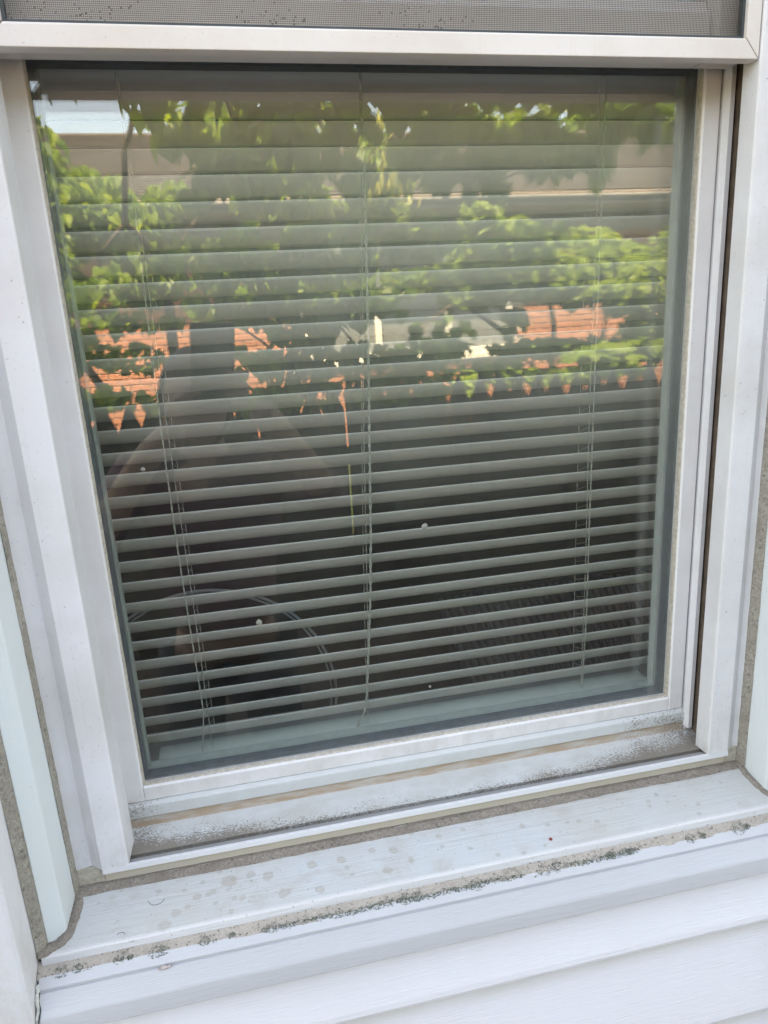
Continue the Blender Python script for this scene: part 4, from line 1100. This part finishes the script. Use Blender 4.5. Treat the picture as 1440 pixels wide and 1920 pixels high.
# seen from the front (glass) side the lens sits at the phone's upper right corner
phone = thing('phone', 'dark phone held up in front of the window, mirrored in the glass', 'phone', camM(-.033, .06, -.012))
def pp_(name, bm, mat, **k):
    o = obj(name, bm, mat, None, **k); o.parent = phone; o.matrix_parent_inverse = Matrix.Translation(-phone.location); return o
bm = bmesh.new(); rbox(bm, -.0700, .0050, -.0120, .1450, -.0140, -.0060); pp_('body', bm, 'black', bevel=.003)
bm = bmesh.new(); rbox(bm, -.0100, .0030, -.0095, .030, -.0059, -.0045); pp_('camera_bump', bm, 'black', bevel=.0008)
bm = bmesh.new(); rbox(bm, -.0670, .0020, -.0090, .1420, -.0150, -.0141); pp_('screen', bm, 'lens')
for yy in (.0105, .0225):
    bm = bmesh.new(); tube([camM(-.0035, yy, -.0046), camM(-.0035, yy, -.0030)], .0045, bm, 14); pp_('lens', bm, 'lens', smooth=False)

person = thing('person', 'person in a plum shirt holding a phone up towards the window', 'person', (-.06, -1.12, 0))
def skin_mesh(name, verts, edges, radii, mat, sub=2, root=0):
    me = bpy.data.meshes.new(name); me.from_pydata([tuple(v) for v in verts], edges, []); me.update()
    o = bpy.data.objects.new(name, me); col.objects.link(o)
    o.parent = person; o.matrix_parent_inverse = Matrix.Translation((.06, 1.12, 0))
    md = o.modifiers.new('skin', 'SKIN'); md.use_smooth_shade = True
    for v, r in zip(me.skin_vertices[0].data, radii):
        v.radius = r if isinstance(r, tuple) else (r, r)
    me.skin_vertices[0].data[root].use_root = True
    s_ = o.modifiers.new('sub', 'SUBSURF'); s_.levels = sub; s_.render_levels = sub
    me.materials.append(M[mat]); return o
# joints (world): the person stands about half a metre behind the phone, facing the window
pel = (-.10, -1.14, .82); spine = (-.10, -1.13, 1.02); chest = (-.10, -1.12, 1.20); neck = (-.10, -1.10, 1.325)
headb = (-.10, -1.08, 1.37)
shR = (.075, -1.12, 1.275); shL = (-.275, -1.12, 1.275)
elR = (.190, -.975, 1.205); elL = (-.40, -1.00, 1.10)
wrR = (.060, -.700, 1.425); wrL = (-.165, -.70, 1.40)
hR = (.028, -.655, 1.46); hL = (-.110, -.655, 1.435)
body_v = [pel, spine, chest, neck, headb, shR, elR, wrR, hR, shL, elL, wrL, hL,
          (.0, -1.14, .78), (.01, -1.13, .42), (.015, -1.15, .10), (.02, -1.04, .045), (-.20, -1.14, .78), (-.21, -1.13, .42), (-.215, -1.15, .10), (-.22, -1.04, .045)]
body_e = [(0, 1), (1, 2), (2, 3), (3, 4), (2, 5), (5, 6), (6, 7), (7, 8), (2, 9), (9, 10), (10, 11), (11, 12), (0, 13), (13, 14), (14, 15), (15, 16), (0, 17), (17, 18), (18, 19), (19, 20)]
body_r = [(.11, .07), (.10, .07), (.12, .08), .055, .055, .058, .042, .027, .030, .058, .042, .027, .030, .060, .045, .036, .035, .060, .045, .036, .035]
skin_mesh('body', body_v, body_e, body_r, 'skin')
# head with features
bm = bmesh.new(); bmesh.ops.create_uvsphere(bm, u_segments=24, v_segments=18, radius=1)
hc = Vector((-.10, -1.075, 1.445))
for v in bm.verts:
    x, y, z = v.co
    jaw = 1-.26*max(0, -z)**1.3
    fx = x*.074*jaw; fy = y*.092*(1-.12*max(0, -z)); fz = z*.112
    if y > .5 and abs(x) < .22 and -.35 < z < .12: fy += .017*(1-abs(x)/.22)*(1 if z < -.15 else .5)
    if y > .5 and .05 < z < .25 and .2 < abs(x) < .55: fy -= .008
    v.co = hc+Vector((fx, fy, fz))
for sx in (-1, 1): bmesh.ops.create_uvsphere(bm, u_segments=10, v_segments=8, radius=.016, matrix=Matrix.Translation(hc+Vector((sx*.075, -.005, -.005)))@Matrix.Diagonal((.4, .8, 1.5, 1)))
hd = obj('head', bm, 'skin', smooth=True); hd.parent = person; hd.matrix_parent_inverse = Matrix.Translation((.06, 1.12, 0))
def pchild(name, bm, mat, parent=None, **k):
    o = obj(name, bm, mat, None, **k); o.parent = parent or person
    o.matrix_parent_inverse = Matrix.Translation((.06, 1.12, 0)) if parent is None else Matrix.Identity(4); return o
for sx in (-1, 1):
    bm = bmesh.new(); bmesh.ops.create_uvsphere(bm, u_segments=12, v_segments=8, radius=.0115, matrix=Matrix.Translation(hc+Vector((sx*.031, .074, .012)))); pchild('eye', bm, 'grit', hd, smooth=True)
    bm = bmesh.new(); bmesh.ops.create_uvsphere(bm, u_segments=10, v_segments=8, radius=.0055, matrix=Matrix.Translation(hc+Vector((sx*.031, .083, .012)))); pchild('iris', bm, 'hair', hd, smooth=True)
bm = bmesh.new(); tube([hc+Vector((-.024, .079, -.052)), hc+Vector((0, .087, -.050)), hc+Vector((.024, .079, -.052))], .005, bm, 8, [.002, .0055, .002]); pchild('lips', bm, 'plum', hd, smooth=True)
bm = bmesh.new(); bmesh.ops.create_uvsphere(bm, u_segments=24, v_segments=18, radius=1)
for v in list(bm.verts):
    x, y, z = v.co
    v.co = hc+Vector((x*.086, y*.104-.012, z*.122+.006))*1.0+Vector((noise.noise(v.co*6)*.004,)*3)
kill = [v for v in bm.verts if (v.co-hc).y > .030 and (v.co-hc).z < .062]
bmesh.ops.delete(bm, geom=kill, context='VERTS')
o = pchild('hair', bm, 'hair', smooth=True); sd = o.modifiers.new('s', 'SOLIDIFY'); sd.thickness = .008
# shirt and trousers
shirt_v = [(-.10, -1.14, .80), (-.10, -1.13, 1.02), (-.10, -1.12, 1.20), (-.10, -1.105, 1.31), shR, (.135, -1.045, 1.235), elR, (.150, -.885, 1.275), shL, (-.34, -1.06, 1.18), elL, (-.31, -.895, 1.21)]
shirt_e = [(0, 1), (1, 2), (2, 3), (2, 4), (4, 5), (5, 6), (6, 7), (2, 8), (8, 9), (9, 10), (10, 11)]
skin_mesh('shirt', shirt_v, shirt_e, [(.165, .125), (.145, .110), (.150, .110), .060, .066, .060, .055, .045, .070, .060, .055, .045], 'plum')
skin_mesh('trousers', [(-.10, -1.14, .86), (.0, -1.14, .76), (.01, -1.13, .42), (.015, -1.15, .09), (-.20, -1.14, .76), (-.21, -1.13, .42), (-.215, -1.15, .09)], [(0, 1), (1, 2), (2, 3), (0, 4), (4, 5), (5, 6)], [(.155, .12), .098, .068, .056, .098, .068, .056], 'denim')
# fingers
def finger(name, pts, r):
    V = [Vector(p) for p in pts]
    skin_mesh(name, V, [(i, i+1) for i in range(len(V)-1)], [r*(1-.12*i) for i in range(len(V))], 'skin', 1)
# right hand grips the phone's lower right edge; left hand its lower left edge (camera axes -> world)
for i in range(4):
    y0 = .075+.0185*i; L = (.0, .004, .001, -.006)[i]
    finger('finger', [camM(.030, y0+.012, -.030), camM(.016, y0+.004, -.008), camM(.006, y0, -.001), camM(-.014-L, y0-.002, -.0005)], .0085)
    finger('finger', [camM(-.095, y0+.050, -.030), camM(-.081, y0+.038, -.008), camM(-.071, y0+.032, -.001), camM(-.054+L, y0+.030, -.0005)], .0085)
finger('thumb', [camM(.034, .125, -.035), camM(.018, .105, -.026), camM(.000, .090, -.0235), camM(-.014, .080, -.0225)], .0100)
finger('thumb', [camM(-.099, .140, -.035), camM(-.083, .118, -.026), camM(-.066, .100, -.0235), camM(-.052, .090, -.0225)], .0100)
